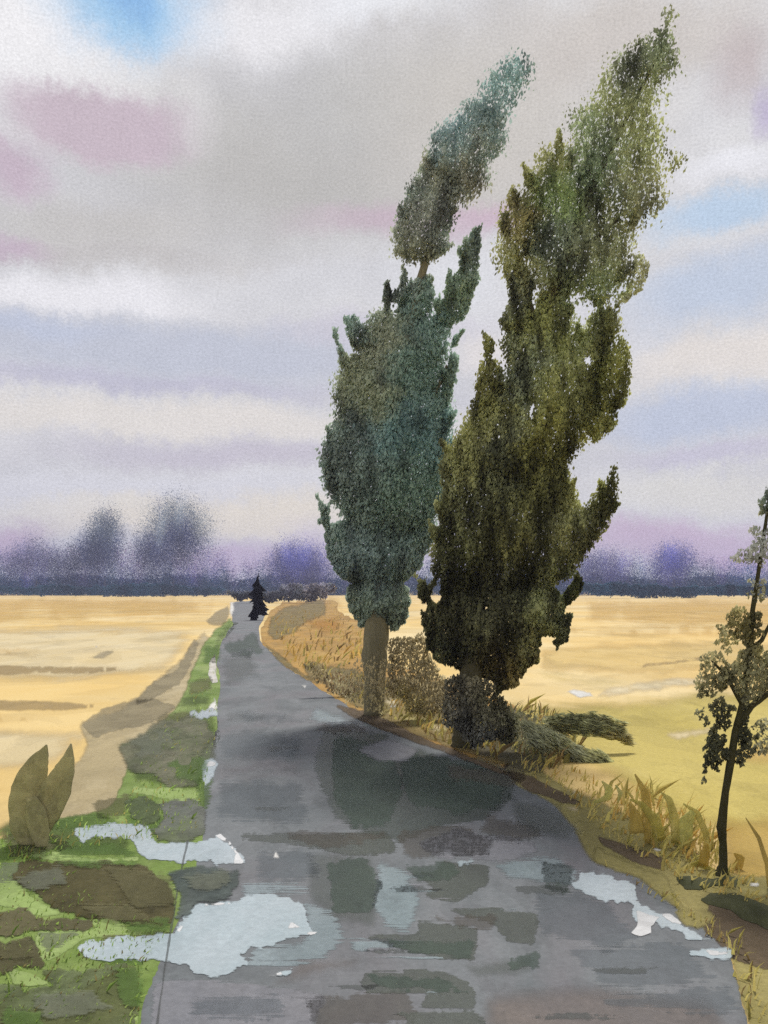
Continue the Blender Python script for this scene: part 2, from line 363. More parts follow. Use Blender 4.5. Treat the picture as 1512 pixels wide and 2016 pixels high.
S('shade_tone_patch', [(470, 1640), (600, 1640), (760, 1630), (795, 1680), (700, 1690), (600, 1665), (480, 1655)], 9, shade)
S('shade_tone_patch', [(600, 1670), (740, 1680), (760, 1760), (740, 1830), (640, 1820), (600, 1760)], 8, soft_dark)
S('shade_tone_patch', [(790, 1716), (850, 1712), (870, 1690), (930, 1695), (968, 1705), (960, 1740), (900, 1775), (830, 1765), (850, 1745)], 9, shade)
S('shade_tone_patch', [(870, 1790), (960, 1782), (1060, 1798), (1064, 1815), (1050, 1860), (1000, 1855), (970, 1820), (900, 1800)], 9, shade)
S('shade_tone_patch', [(820, 1810), (940, 1822), (945, 1850), (935, 1895), (850, 1885), (760, 1862), (700, 1838), (820, 1838)], 9, shade)
S('shade_tone_patch', [(720, 1910), (860, 1908), (920, 1930), (938, 1955), (935, 1990), (820, 1985), (840, 1955), (720, 1960), (705, 1935)], 9, shade)
S('shade_tone_patch', [(770, 1995), (930, 1985), (960, 2010), (950, 2060), (780, 2060), (800, 2005)], 10, shade)
S('shade_tone_patch', [(900, 1895), (1055, 1878), (1052, 1920), (930, 1935)], 8, soft_dark)
S('shade_tone_patch', [(434, 1506), (596, 1512), (590, 1524), (440, 1524)], 8, soft_dark)
S('shade_tone_patch', [(430, 1290), (500, 1270), (520, 1330), (440, 1360)], 8, soft_dark)
S('shade_tone_patch', [(440, 1400), (530, 1400), (520, 1425), (445, 1425)], 8, soft_dark)
S('worn_patch', [(940, 1950), (1200, 1935), (1400, 1960), (1480, 2050), (930, 2050)], 8, warm)
S('worn_patch', [(590, 1880), (720, 1880), (700, 1910), (520, 1950)], 8, warm)
S('worn_patch', [(300, 1925), (480, 1930), (650, 1960), (600, 2060), (290, 2060)], 8, lilac)
S('worn_patch', [(700, 1475), (770, 1455), (830, 1475), (800, 1505), (740, 1500)], 10, lilac, amp=1.4)
S('worn_patch', [(820, 1660), (900, 1625), (950, 1640), (1050, 1650), (1060, 1680), (990, 1700), (850, 1690)], 9, lilac)
S('worn_patch', [(540, 1668), (550, 1690), (536, 1690)], 10, bare, amp=.8)  # white highlight, painted as a bare gap in the road colour
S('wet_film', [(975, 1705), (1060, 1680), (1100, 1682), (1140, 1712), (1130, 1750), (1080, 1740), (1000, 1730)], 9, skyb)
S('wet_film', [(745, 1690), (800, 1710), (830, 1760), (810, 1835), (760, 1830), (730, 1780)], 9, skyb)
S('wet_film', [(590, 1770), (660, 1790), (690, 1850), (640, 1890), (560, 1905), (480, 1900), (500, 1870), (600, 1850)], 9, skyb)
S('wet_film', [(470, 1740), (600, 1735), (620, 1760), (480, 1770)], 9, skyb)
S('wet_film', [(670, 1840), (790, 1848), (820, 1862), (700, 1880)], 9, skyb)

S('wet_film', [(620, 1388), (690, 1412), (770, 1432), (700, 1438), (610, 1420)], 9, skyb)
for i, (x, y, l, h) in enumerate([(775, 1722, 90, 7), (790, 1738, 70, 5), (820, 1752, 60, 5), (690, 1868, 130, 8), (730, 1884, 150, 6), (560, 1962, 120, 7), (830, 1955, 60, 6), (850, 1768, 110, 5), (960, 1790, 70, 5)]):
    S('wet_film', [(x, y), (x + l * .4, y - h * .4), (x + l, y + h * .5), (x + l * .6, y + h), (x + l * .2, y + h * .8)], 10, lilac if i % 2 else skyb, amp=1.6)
for i, (x, y, l, h) in enumerate([(690, 1872, 170, 7), (640, 1940, 110, 10), (760, 1750, 150, 8), (1010, 1750, 130, 16), (1000, 2000, 260, 10), (1150, 1905, 150, 14), (470, 1590, 120, 8), (520, 1470, 90, 8)]):
    S('shade_tone_patch', [(x, y), (x + l * .5, y - h * .5), (x + l, y), (x + l * .7, y + h), (x + l * .2, y + h * .7)], 9, shade_thin, amp=2.4)
green = wash('shade_asphalt_green', [(96, 112, 100), (84, 100, 92)], .5, 6, 1.2, .1, .08, dry=1)  # further shade streaks painted into the road colour
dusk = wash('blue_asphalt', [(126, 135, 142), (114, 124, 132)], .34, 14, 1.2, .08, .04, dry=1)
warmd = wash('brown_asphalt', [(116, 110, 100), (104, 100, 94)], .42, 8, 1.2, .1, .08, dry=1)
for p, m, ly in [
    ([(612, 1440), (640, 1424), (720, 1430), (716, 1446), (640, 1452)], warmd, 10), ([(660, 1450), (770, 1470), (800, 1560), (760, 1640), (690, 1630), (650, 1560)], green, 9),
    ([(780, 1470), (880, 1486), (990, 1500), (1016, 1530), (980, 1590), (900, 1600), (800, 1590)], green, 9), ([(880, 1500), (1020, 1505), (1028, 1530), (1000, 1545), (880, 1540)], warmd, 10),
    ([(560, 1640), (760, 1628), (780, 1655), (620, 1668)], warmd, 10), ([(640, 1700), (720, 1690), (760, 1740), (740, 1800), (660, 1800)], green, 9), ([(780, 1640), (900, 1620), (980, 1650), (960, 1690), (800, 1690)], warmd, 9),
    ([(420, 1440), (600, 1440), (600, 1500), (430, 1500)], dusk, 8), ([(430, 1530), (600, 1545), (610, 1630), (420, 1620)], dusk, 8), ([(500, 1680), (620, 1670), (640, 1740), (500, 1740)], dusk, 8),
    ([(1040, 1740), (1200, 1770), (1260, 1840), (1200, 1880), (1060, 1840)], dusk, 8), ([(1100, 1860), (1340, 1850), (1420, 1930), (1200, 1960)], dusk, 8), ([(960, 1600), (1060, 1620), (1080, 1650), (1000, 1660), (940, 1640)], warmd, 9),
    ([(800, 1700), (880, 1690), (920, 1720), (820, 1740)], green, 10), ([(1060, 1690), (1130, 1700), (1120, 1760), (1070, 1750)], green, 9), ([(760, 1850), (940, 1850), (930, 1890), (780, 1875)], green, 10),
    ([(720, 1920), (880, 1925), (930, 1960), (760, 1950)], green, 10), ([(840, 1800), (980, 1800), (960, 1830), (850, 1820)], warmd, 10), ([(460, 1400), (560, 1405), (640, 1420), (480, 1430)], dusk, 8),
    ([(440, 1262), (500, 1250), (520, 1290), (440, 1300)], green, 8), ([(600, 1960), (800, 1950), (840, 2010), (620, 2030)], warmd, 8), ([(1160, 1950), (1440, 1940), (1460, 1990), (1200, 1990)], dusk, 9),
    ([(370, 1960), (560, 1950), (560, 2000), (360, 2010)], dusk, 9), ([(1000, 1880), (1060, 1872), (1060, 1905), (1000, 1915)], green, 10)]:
    S('shade_tone_patch', p, ly, m, amp=4.5)
S('verge_edge_line', [(384, 1574), (387, 1574), (350, 1760), (331, 1880), (309, 2030), (305, 2030), (327, 1880), (346, 1760)], 14, pencil, amp=.5)
S('white_gap', [(186, 1268), (194, 1268), (193, 1277), (187, 1276)], 5, bare, amp=.5)
S('field_band', [(170, 1296), (200, 1280), (245, 1272), (230, 1282), (200, 1300)], 4, dusty2, amp=1.2)
S('field_band', [(1260, 1340), (1200, 1362), (1100, 1352), (1060, 1330), (1010, 1310), (1100, 1320), (1140, 1326)], 3, olivef, amp=1.2)

# right-hand bank: dry grass, brown edge
bank = wash('dry_bank', [(196, 152, 76), (166, 134, 74), (204, 168, 96)], 1, 0, .6, .09, .08)
bankd = wash('olive_bank', [(142, 124, 78), (124, 112, 72), (156, 136, 84)], .92, 8, 1., .1, .1)
banko = wash('rust_grass', [(206, 142, 56), (196, 150, 70)], .8, 22, 1., .08, 0)
bankg = wash('olive_verge', [(166, 156, 98), (146, 138, 84), (184, 172, 110)], .92, 10, 1., .09, .08)
bankb = wash('brown_earth', [(118, 102, 82), (104, 90, 70)], .88, 5, 1., .1, .1)
dark_earth = wash('dark_ground', [(104, 98, 76), (90, 86, 64), (116, 106, 78)], .9, 10, 1., .1, .06)  # darker earth round the taller poplar's foot
S('verge_bank', [(512, 1240), (530, 1204), (560, 1184), (660, 1180), (668, 1206), (720, 1230), (740, 1300), (880, 1340), (1010, 1385), (1040, 1430), (1020, 1500), (985, 1516), (900, 1482), (800, 1445), (700, 1400), (622, 1348), (560, 1310), (516, 1264)], 8, bank)
S('bank_patch', [(528, 1215), (560, 1188), (640, 1178), (645, 1210), (600, 1225), (575, 1250), (540, 1262), (520, 1245)], 9, bankd)
S('bank_patch', [(590, 1215), (660, 1208), (690, 1230), (660, 1250), (610, 1245)], 10, banko)
S('bank_patch', [(520, 1262), (560, 1290), (600, 1325), (640, 1345), (622, 1350), (560, 1316), (512, 1268)], 9, bankd, amp=1.4)
S('bank_patch', [(592, 1306), (615, 1298), (632, 1310), (690, 1312), (740, 1330), (880, 1340), (900, 1400), (1000, 1430), (1040, 1460), (1000, 1512), (900, 1480), (800, 1443), (700, 1396), (640, 1352), (600, 1330)], 10, bankd)
S('bank_patch', [(770, 1396), (830, 1408), (900, 1430), (905, 1448), (840, 1440), (800, 1430)], 11, bankg)
S('bank_patch', [(846, 1420), (880, 1425), (893, 1432), (850, 1445)], 12, cream, amp=1.)
S('bank_patch', [(755, 1380), (762, 1372), (784, 1374), (786, 1390), (760, 1394)], 12, cream, amp=.8)
S('bank_patch', [(760, 1390), (780, 1386), (782, 1393), (762, 1395)], 13, bare, amp=.6)
S('bank_patch', [(870, 1400), (1000, 1380), (1080, 1430), (1100, 1480), (1060, 1530), (980, 1500), (890, 1470)], 11, dark_earth)
S('bank_patch', [(650, 1385), (720, 1400), (800, 1432), (850, 1460), (840, 1468), (760, 1444), (690, 1412)], 12, bankb, amp=1.4)
S('verge_olive', [(985, 1490), (1060, 1500), (1110, 1545), (1250, 1600), (1340, 1650), (1420, 1720), (2800, 1820), (2800, 2200), (1500, 2200), (1465, 2016), (1440, 1890), (1410, 1850), (1330, 1790), (1260, 1735), (1160, 1700), (1130, 1640), (1090, 1590), (1000, 1540)], 8, bankg)
S('verge_olive', [(1160, 1700), (1170, 1660), (1250, 1700), (1310, 1720), (1340, 1770), (1420, 1850), (1400, 1850), (1260, 1735)], 9, bankg)
S('earth_strip', [(980, 1516), (1030, 1520), (1110, 1556), (1160, 1588), (1100, 1580), (1040, 1560)], 10, bankb, amp=1.2)
S('earth_strip', [(1000, 1560), (1090, 1585), (1160, 1640), (1120, 1660), (1050, 1650), (1000, 1610)], 10, soft_dark)
S('earth_strip', [(1165, 1640), (1230, 1660), (1306, 1686), (1308, 1716), (1250, 1700), (1190, 1668)], 10, bankb, amp=1.2)
S('earth_strip', [(1400, 1760), (1512, 1790), (2800, 1900), (2800, 2010), (1512, 1910), (1440, 1890), (1380, 1830)], 10, bankb)
S('bank_patch', [(1320, 1790), (1400, 1788), (1412, 1810), (1380, 1835), (1340, 1825)], 11, bankg)
S('white_gap', [(1280, 1664), (1292, 1666), (1318, 1678), (1288, 1678)], 12, bare, amp=.6)
S('white_gap', [(1472, 1738), (1490, 1734), (1498, 1740), (1496, 1747), (1476, 1746)], 12, bare, amp=.6)
S('white_gap', [(1120, 1556), (1138, 1548), (1142, 1572), (1130, 1572)], 11, cream, amp=.8)
S('white_gap', [(1100, 1585), (1140, 1585), (1142, 1600), (1128, 1600)], 11, cream, amp=.8)
S('white_gap', [(590, 1348), (604, 1348), (612, 1354), (600, 1358)], 12, bare, amp=.6)
S('white_gap', [(630, 1372), (640, 1374), (640, 1379), (632, 1378)], 12, bare, amp=.5)
S('white_gap', [(452, 1184), (464, 1184), (462, 1204), (455, 1222), (450, 1210)], 9, bare, amp=.8)
S('white_gap', [(560, 1182), (580, 1176), (602, 1177), (600, 1183), (570, 1186)], 12, bare, amp=.6)
S('white_gap', [(424, 1285), (427, 1310), (424, 1330), (428, 1342), (418, 1344), (410, 1330), (412, 1305)], 9, wash('pale_gap', [(206, 202, 190), (232, 230, 226)], 1, 0, 3, .05, .1), amp=1.)  # pale highlight gap painted along the road edge
S('white_gap', [(420, 1352), (430, 1392), (424, 1402), (402, 1398), (418, 1380)], 9, bare, amp=.8)

S('bank_patch', [(690, 1394), (800, 1438), (900, 1474), (985, 1508), (1010, 1522), (985, 1526), (900, 1492), (800, 1456), (684, 1402)], 13, bankb, amp=1.2)
S('bank_patch', [(640, 1166), (668, 1172), (694, 1204), (640, 1206)], 11, ochre, amp=1.)
S('bank_patch', [(556, 1272), (600, 1266), (640, 1288), (692, 1298), (690, 1316), (634, 1309), (596, 1298)], 11, ochre, amp=1.2)
S('bank_patch', [(536, 1200), (544, 1206), (530, 1222), (528, 1212)], 11, ochre, amp=.8)
S('bank_patch', [(870, 1340), (886, 1328), (900, 1340), (886, 1356), (872, 1352)], 11, cream, amp=.8)

# puddles
def water(name, c1, c2, op=.96):
    return wash(name, [c1, c2], op, 5, .9, .04, .03, rough=.14, spec=.3, dry=.6, glaze=.05)
M_pud = water('puddle_water', (204, 217, 224), (184, 202, 209))  # pale base colour stands in for the reflected sky
M_glint = wash('puddle_glint', [(248, 249, 250), (240, 243, 245)], .97, 2, 1, .02, 0, rough=.2)  # glints painted as white sheets on the water
def puddle(poly, label, glints=(), layer=11):
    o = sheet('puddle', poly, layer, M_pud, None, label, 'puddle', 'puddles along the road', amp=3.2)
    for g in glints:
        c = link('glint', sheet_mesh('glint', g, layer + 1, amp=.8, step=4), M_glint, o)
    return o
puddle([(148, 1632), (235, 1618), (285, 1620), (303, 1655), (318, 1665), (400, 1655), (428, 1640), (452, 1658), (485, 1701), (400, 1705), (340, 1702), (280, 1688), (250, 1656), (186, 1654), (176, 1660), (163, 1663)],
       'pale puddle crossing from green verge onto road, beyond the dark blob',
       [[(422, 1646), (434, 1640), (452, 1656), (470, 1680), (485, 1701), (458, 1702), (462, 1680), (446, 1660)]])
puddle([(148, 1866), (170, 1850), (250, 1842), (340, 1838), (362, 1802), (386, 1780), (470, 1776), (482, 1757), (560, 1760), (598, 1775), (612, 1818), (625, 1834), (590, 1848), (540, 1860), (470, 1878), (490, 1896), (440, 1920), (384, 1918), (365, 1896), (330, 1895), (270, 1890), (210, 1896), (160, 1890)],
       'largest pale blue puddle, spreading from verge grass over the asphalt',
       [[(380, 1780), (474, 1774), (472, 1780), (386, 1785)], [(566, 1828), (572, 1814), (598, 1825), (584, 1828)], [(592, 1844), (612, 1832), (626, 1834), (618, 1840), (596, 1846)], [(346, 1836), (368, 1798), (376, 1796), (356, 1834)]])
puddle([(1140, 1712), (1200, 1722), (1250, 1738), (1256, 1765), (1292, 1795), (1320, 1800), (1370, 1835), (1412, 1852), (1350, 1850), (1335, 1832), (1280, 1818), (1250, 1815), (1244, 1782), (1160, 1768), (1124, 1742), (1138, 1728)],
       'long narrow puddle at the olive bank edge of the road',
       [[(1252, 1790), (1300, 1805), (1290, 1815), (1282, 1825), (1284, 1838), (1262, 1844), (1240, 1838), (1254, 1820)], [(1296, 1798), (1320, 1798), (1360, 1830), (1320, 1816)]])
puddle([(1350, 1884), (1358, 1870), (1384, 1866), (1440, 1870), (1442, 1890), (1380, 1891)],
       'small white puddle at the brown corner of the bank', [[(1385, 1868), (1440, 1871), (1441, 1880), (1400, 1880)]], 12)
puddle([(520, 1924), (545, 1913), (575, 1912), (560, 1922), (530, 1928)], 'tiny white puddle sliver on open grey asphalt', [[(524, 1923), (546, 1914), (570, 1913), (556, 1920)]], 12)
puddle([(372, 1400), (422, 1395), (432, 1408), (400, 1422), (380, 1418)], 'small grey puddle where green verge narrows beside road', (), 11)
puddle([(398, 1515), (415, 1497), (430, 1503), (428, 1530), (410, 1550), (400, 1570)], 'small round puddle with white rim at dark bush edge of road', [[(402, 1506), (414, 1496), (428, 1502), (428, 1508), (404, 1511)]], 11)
puddle([(900, 1702), (930, 1694), (952, 1698), (930, 1706), (905, 1708)], 'thin lens shaped puddle inside a dark painted shade streak', (), 12)

# ================================================================== PLANTS
def leaf_mat(name, rough=.9, grain=.25, scale=9.):
    m = bpy.data.materials.new(name); m.use_nodes = True; t = NT(m.node_tree); t.n.clear()
    at = t.new('ShaderNodeAttribute', attribute_name='tint')
    geo = t.new('ShaderNodeNewGeometry')
    g = t.noise(geo.outputs['Position'], scale, 6, .75).outputs[0]
    c = t.mix(1.0, at.outputs['Color'], t.rng(g, .25, .75, 1 - grain * 1.5, 1 + grain * 1.5), 'MULTIPLY')
    bs = t.new('ShaderNodeBsdfDiffuse'); t.l.new(c, bs.inputs['Color']); bs.inputs['Roughness'].default_value = .5
    tr = t.new('ShaderNodeBsdfTranslucent'); t.l.new(c, tr.inputs['Color'])
    mx = t.new('ShaderNodeMixShader'); mx.inputs[0].default_value = .5
    t.l.new(bs.outputs[0], mx.inputs[1]); t.l.new(tr.outputs[0], mx.inputs[2])
    o = t.new('ShaderNodeOutputMaterial'); t.l.new(mx.outputs[0], o.inputs[0])
    return m
M_leaf = leaf_mat('leaves')
M_far = leaf_mat('far_leaves', grain=.1, scale=.3)
def bark(name, c, k=.75):
    m = bpy.data.materials.new(name); m.use_nodes = True; t = NT(m.node_tree)
    bs = t.n['Principled BSDF']; bs.inputs['Roughness'].default_value = .95; bs.inputs['Specular IOR Level'].default_value = .1
    geo = t.new('ShaderNodeNewGeometry')
    g = t.noise(t.vmath('MULTIPLY', geo.outputs['Position'], (3, 3, .8)), 5, 8, .75).outputs[0]
    cc = t.mix(t.rng(g, .3, .7), lin(c, k * .75), lin(c, k * 1.3)); t.l.new(cc, bs.inputs['Base Color'])
    bp = t.new('ShaderNodeBump'); bp.inputs['Strength'].default_value = .5; bp.inputs['Distance'].default_value = .03
    t.l.new(g, bp.inputs['Height']); t.l.new(bp.outputs[0], bs.inputs['Normal'])
    return m
LK = 2.7    # albedo per displayed value for foliage

def leaf_cloud(lobes, Y, blobs, base, seed, leaf=.06, lean=(.25, 1.), per_px=.5, maxthick=1.3, kk=LK, elong=1.7, spread=.35, origin=(0, 0, 0), tintvar=.15, yoff=0., ragged=3.2, clump=.27, desat=.22, hue=(1, 1, 1), cap=.6, fade=None, holes=(), flatn=False):
    """leaves filling the volume of a crown. lobes: (outline px, density, fuzz px, thickness factor)"""
    rs = np.random.RandomState(seed)
    C, PX = [], []
    for poly, dens, fuzz, thk in lobes:
        p = rough_poly(poly, 6, ragged, seed + len(C)); lo, hi = p.min(0), p.max(0)
        n = int((hi - lo)[0] * (hi - lo)[1] * per_px * dens)
        q = rs.uniform(lo, hi, (n, 2)); q = q[inside(q, p)]
        if not len(q): continue
        for hp in holes:                           # gaps between the sprays
            if len(q): q = q[~inside(q, rough_poly(hp, 5, 1.5, seed))]
        if not len(q): continue
        d = seg_dist(q, p)
        # thin the rim where the crown is open
        if fade:                                   # thinning upward, as twiggy tops do against the light
            ft = np.clip((q[:, 1] - lo[1]) / (hi[1] - lo[1]), 0, 1)
            keep = rs.rand(len(q)) < ft ** fade; q, d = q[keep], d[keep]
            q = q + rs.randn(len(q), 2) * np.array([9., 6.])
        elif fuzz:
            keep = rs.rand(len(q)) < np.clip(.30 + d / (fuzz * 1.4), 0, 1); q, d = q[keep], d[keep]
            q = q + rs.randn(len(q), 2) * (fuzz * .42) * np.clip(1.2 - d / (fuzz * 3), .15, 1)[:, None]
        th = np.minimum(maxthick, d * Y / F * .95 + .04) * thk
        yo = rs.uniform(-1, 1, len(q)); yo = np.sign(yo) * np.abs(yo) ** .7 * th
        Yp = Y + yo + yoff
        C.append(np.c_[(q[:, 0] - CX) * Yp / F, Yp, H - (q[:, 1] - HY) * Yp / F]); PX.append(q)
    C = np.concatenate(C); PX = np.concatenate(PX); N = len(C)
    # tint: patches of foliage of differing hue
    ph = rs.rand(6) * 6.28
    jx = 14 * np.sin(PX[:, 1] * .045 + ph[0]) + 9 * np.sin(PX[:, 1] * .13 + ph[1]) + rs.randn(N) * 9
    jy = 14 * np.sin(PX[:, 0] * .06 + ph[2]) + 9 * np.sin(PX[:, 0] * .17 + ph[3]) + rs.randn(N) * 11
    Q = PX + np.c_[jx, jy]
    W = np.full(N, .05); col = np.array(lin(base))[None] * W[:, None]
    for bx, by, rx, ry, c, s in blobs:
        g = s * np.exp(-(((Q[:, 0] - bx) / rx) ** 2 + ((Q[:, 1] - by) / ry) ** 2) * 1.5); W = W + g; col = col + g[:, None] * np.array(lin(c))[None]
    kx = rs.randn(26, 2) * np.array([.11, .035]) + np.array([0, .012]); kp = rs.rand(26) * 6.28
    cl = np.sin(PX @ kx.T + kp).sum(1) / 13 ** .5
    col = col / W[:, None]; lum = col @ np.array([.3, .55, .15]); col = col * (1 - desat) + lum[:, None] * desat
    col = col * np.exp(clump * cl)[:, None] * kk * np.exp(rs.randn(N) * tintvar)[:, None]
    col = col * np.array(hue)[None]; col = col * np.minimum(1, cap / col.max(1))[:, None]
    s = leaf * np.exp(rs.randn(N) * .3)
    L = np.array([lean[0], 0, lean[1]]); L = L / np.linalg.norm(L)
    ax = L[None] + rs.randn(N, 3) * spread; ax /= np.linalg.norm(ax, axis=1)[:, None]
    rv = rs.randn(N, 3); sd = np.cross(ax, rv); sd /= np.linalg.norm(sd, axis=1)[:, None] + 1e-9
    # leaves catch the light as one mass: normals lean outward from the crown's axis
    zb = np.round(C[:, 2] / (.5 if Y < 100 else 8)).astype(int); zb -= zb.min(); cnt = np.bincount(zb) + 1e-9
    axx = (np.bincount(zb, C[:, 0]) / cnt)[zb] if not flatn else C[:, 0]
    Nd = np.c_[C[:, 0] - axx, (C[:, 1] - Y - yoff) * 1.2 - (.12 * Y / 20), np.zeros(N)]; Nd /= np.linalg.norm(Nd, axis=1)[:, None] + 1e-9
    Nd = Nd + np.array([0, 0, 1.15]) + rs.randn(N, 3) * .22; Nd /= np.linalg.norm(Nd, axis=1)[:, None]
    ng = np.cross(ax, sd); fl = np.sum(ng * Nd, 1) < 0; sd[fl] *= -1
    C = C - np.array(origin)[None]
    a = C + ax * (s * elong * .5)[:, None]; b = C + sd * (s * .5)[:, None]; c_ = C - ax * (s * elong * .5)[:, None]; d_ = C - sd * (s * .5)[:, None]
    V = np.stack([a, b, c_, d_], 1).reshape(-1, 3)
    me = bpy.data.meshes.new('crown')
    me.vertices.add(N * 4); me.vertices.foreach_set('co', V.astype(np.float32).ravel())
    me.loops.add(N * 4); me.loops.foreach_set('vertex_index', np.arange(N * 4, dtype=np.int32))
    me.polygons.add(N); me.polygons.foreach_set('loop_start', np.arange(0, N * 4, 4, dtype=np.int32))
    me.update(calc_edges=True)
    # store the soft normals
    for_v = np.repeat(Nd, 4, axis=0).astype(np.float32)
    me.polygons.foreach_set('use_smooth', np.ones(N, bool))
    me.normals_split_custom_set_from_vertices([tuple(v) for v in for_v])
    at = me.attributes.new('tint', 'FLOAT_COLOR', 'FACE')
    at.data.foreach_set('color', np.c_[col, np.ones(N)].astype(np.float32).ravel())
    return me
def tube(name, pts, mat, parent=None, origin=(0, 0, 0), flat=1.0, seg=10, jit=.1, seed=0):
    """tapering limb through 3-D points (x, y, z, radius)"""
    rs = random.Random(seed); bm = bmesh.new(); rings = []
    dense = []
    for i in range(len(pts) - 1):
        for k in range(4):
            t = k / 4; dense.append([pts[i][j] * (1 - t) + pts[i + 1][j] * t for j in range(4)])
    dense.append(list(pts[-1]))
    for i, p in enumerate(dense):
        a = Vector(dense[max(0, i - 1)][:3]); b = Vector(dense[min(len(dense) - 1, i + 1)][:3]); d = (b - a).normalized()
        u = d.cross(Vector((0, 1, 0))); u = u.normalized() if u.length > 1e-4 else Vector((1, 0, 0)); v = d.cross(u).normalized()
        c = Vector(p[:3]) - Vector(origin)
        rings.append([bm.verts.new(c + u * math.cos(s * 2 * math.pi / seg) * p[3] * (1 + rs.uniform(-jit, jit)) + v * math.sin(s * 2 * math.pi / seg) * p[3] * flat) for s in range(seg)])
    for r0, r1 in zip(rings, rings[1:]):
        for s in range(seg): bm.faces.new((r0[s], r0[(s + 1) % seg], r1[(s + 1) % seg], r1[s]))
    bm.faces.new(rings[0][::-1]); bm.faces.new(rings[-1])
    bmesh.ops.recalc_face_normals(bm, faces=bm.faces[:])
    me = bpy.data.meshes.new(name); bm.to_mesh(me); bm.free()
    for f in me.polygons: f.use_smooth = True
    return link(name, me, mat, parent)
def stroke(pxs, Y, dy=0.):
    return [(*P(x, y, Y + dy * i), wd * .5 * Y / F) for i, (x, y, wd) in enumerate(pxs)]

# ---- the two poplars
def poplar(base_px, label, trunk, limbs, lobes, blobs, base, seed, bark_c, maxthick, kk, hue, holes):
    bx, by = base_px; Y = ground_y(by); org = G(bx, by)
    t = empty('poplar_tree', org, label, 'tree', 'poplars beside the road')
    mb = bark('poplar_bark', bark_c)
    tube('trunk', stroke(trunk, Y), mb, t, org, seed=seed)
    rs_ = np.random.RandomState(seed); flames = []     # pointed sprays standing off the crown's flanks
    for poly, dens, fz, th in lobes:
        p = np.array(poly, float)
        if dens < .8 or np.ptp(p[:, 1]) < 120: continue
        c = p.mean(0); ar = np.sum(p[:, 0] * np.roll(p[:, 1], -1) - np.roll(p[:, 0], -1) * p[:, 1])
        for i in range(len(p)):
            e = p[(i + 1) % len(p)] - p[i]; L = np.hypot(*e); nn = np.array([e[1], -e[0]]) / (L + 1e-9) * np.sign(ar)
            for k in range(max(1, int(L / 34))):
                if nn[1] > .5 or rs_.rand() < .35: continue
                b0 = p[i] + e * (k + rs_.rand()) / max(1, int(L / 34)); d = np.array([.25, -1.]) + nn * .75; d /= np.hypot(*d)
                ln = rs_.uniform(26, 58); wd = rs_.uniform(7, 13); sd = np.array([-d[1], d[0]]); b0 = b0 - nn * 9
                flames.append(([tuple(b0 - sd * wd * .6 - d * ln * .3), tuple(b0 - sd * wd + d * ln * .25), tuple(b0 + d * ln), tuple(b0 + sd * wd + d * ln * .2), tuple(b0 + sd * wd * .6 - d * ln * .3)], min(1.2, dens), 2, .8))
    lobes = lobes + flames
    for l in limbs: tube('limb', stroke(l, Y), mb, t, org, seed=seed + 1)
    link('crown', leaf_cloud(lobes, Y, blobs, base, seed, origin=org, maxthick=maxthick, leaf=.042 * Y / 20, kk=kk, hue=hue, holes=holes, clump=.38, desat=.4 if seed == 11 else .25), M_leaf, t)
    return t
T1 = [
  ([(1010, 105), (1045, 120), (1045, 150), (1018, 200), (1004, 235), (985, 260), (940, 255), (925, 220), (945, 165), (975, 130)], .5, 16, 1),
  ([(862, 240), (905, 222), (920, 190), (960, 200), (1000, 240), (1000, 275), (985, 300), (960, 320), (955, 365), (925, 400), (900, 395), (870, 360), (838, 345), (838, 300)], .75, 14, 1),
  ([(838, 300), (900, 340), (905, 395), (890, 440), (870, 500), (850, 525), (800, 520), (776, 505), (775, 460), (800, 370), (815, 340), (830, 345)], .9, 9, 1),
  ([(930, 448), (943, 465), (940, 540), (925, 600), (900, 640), (870, 650), (850, 640), (862, 600), (880, 555), (905, 510), (912, 470)], 1.1, 2, 1),
  ([(652, 645), (660, 640), (678, 690), (672, 706)], 1., 2, 1),
  ([(672, 622), (700, 618), (722, 645), (740, 680), (710, 692), (690, 680)], 1., 3, 1),
  ([(795, 515), (804, 530), (800, 590), (780, 610), (768, 590), (782, 560)], 1.2, 2, 1),
  ([(815, 545), (850, 540), (856, 590), (840, 640), (790, 650), (790, 600)], 1.1, 3, 1),
  ([(700, 690), (725, 620), (765, 590), (790, 610), (850, 620), (890, 640), (882, 700), (864, 720), (862, 770), (885, 790), (885, 870), (878, 960), (850, 1050), (760, 1080), (690, 1040), (655, 980), (640, 940), (642, 870), (668, 820), (660, 760), (672, 715)], 1.35, 14, 1),
  ([(868, 735), (882, 700), (905, 700), (903, 745), (885, 795), (870, 800)], 1.2, 2, 1),
  ([(632, 1003), (650, 1030), (700, 1020), (780, 1040), (858, 1030), (850, 1060), (835, 1085), (832, 1115), (815, 1130), (790, 1145), (745, 1158), (690, 1146), (660, 1125), (641, 1080), (640, 1040)], 1.5, 0, 1),
  ([(680, 1150), (740, 1140), (800, 1150), (810, 1185), (800, 1215), (780, 1238), (765, 1228), (710, 1232), (690, 1210), (678, 1180)], 1.5, 0, .9)]
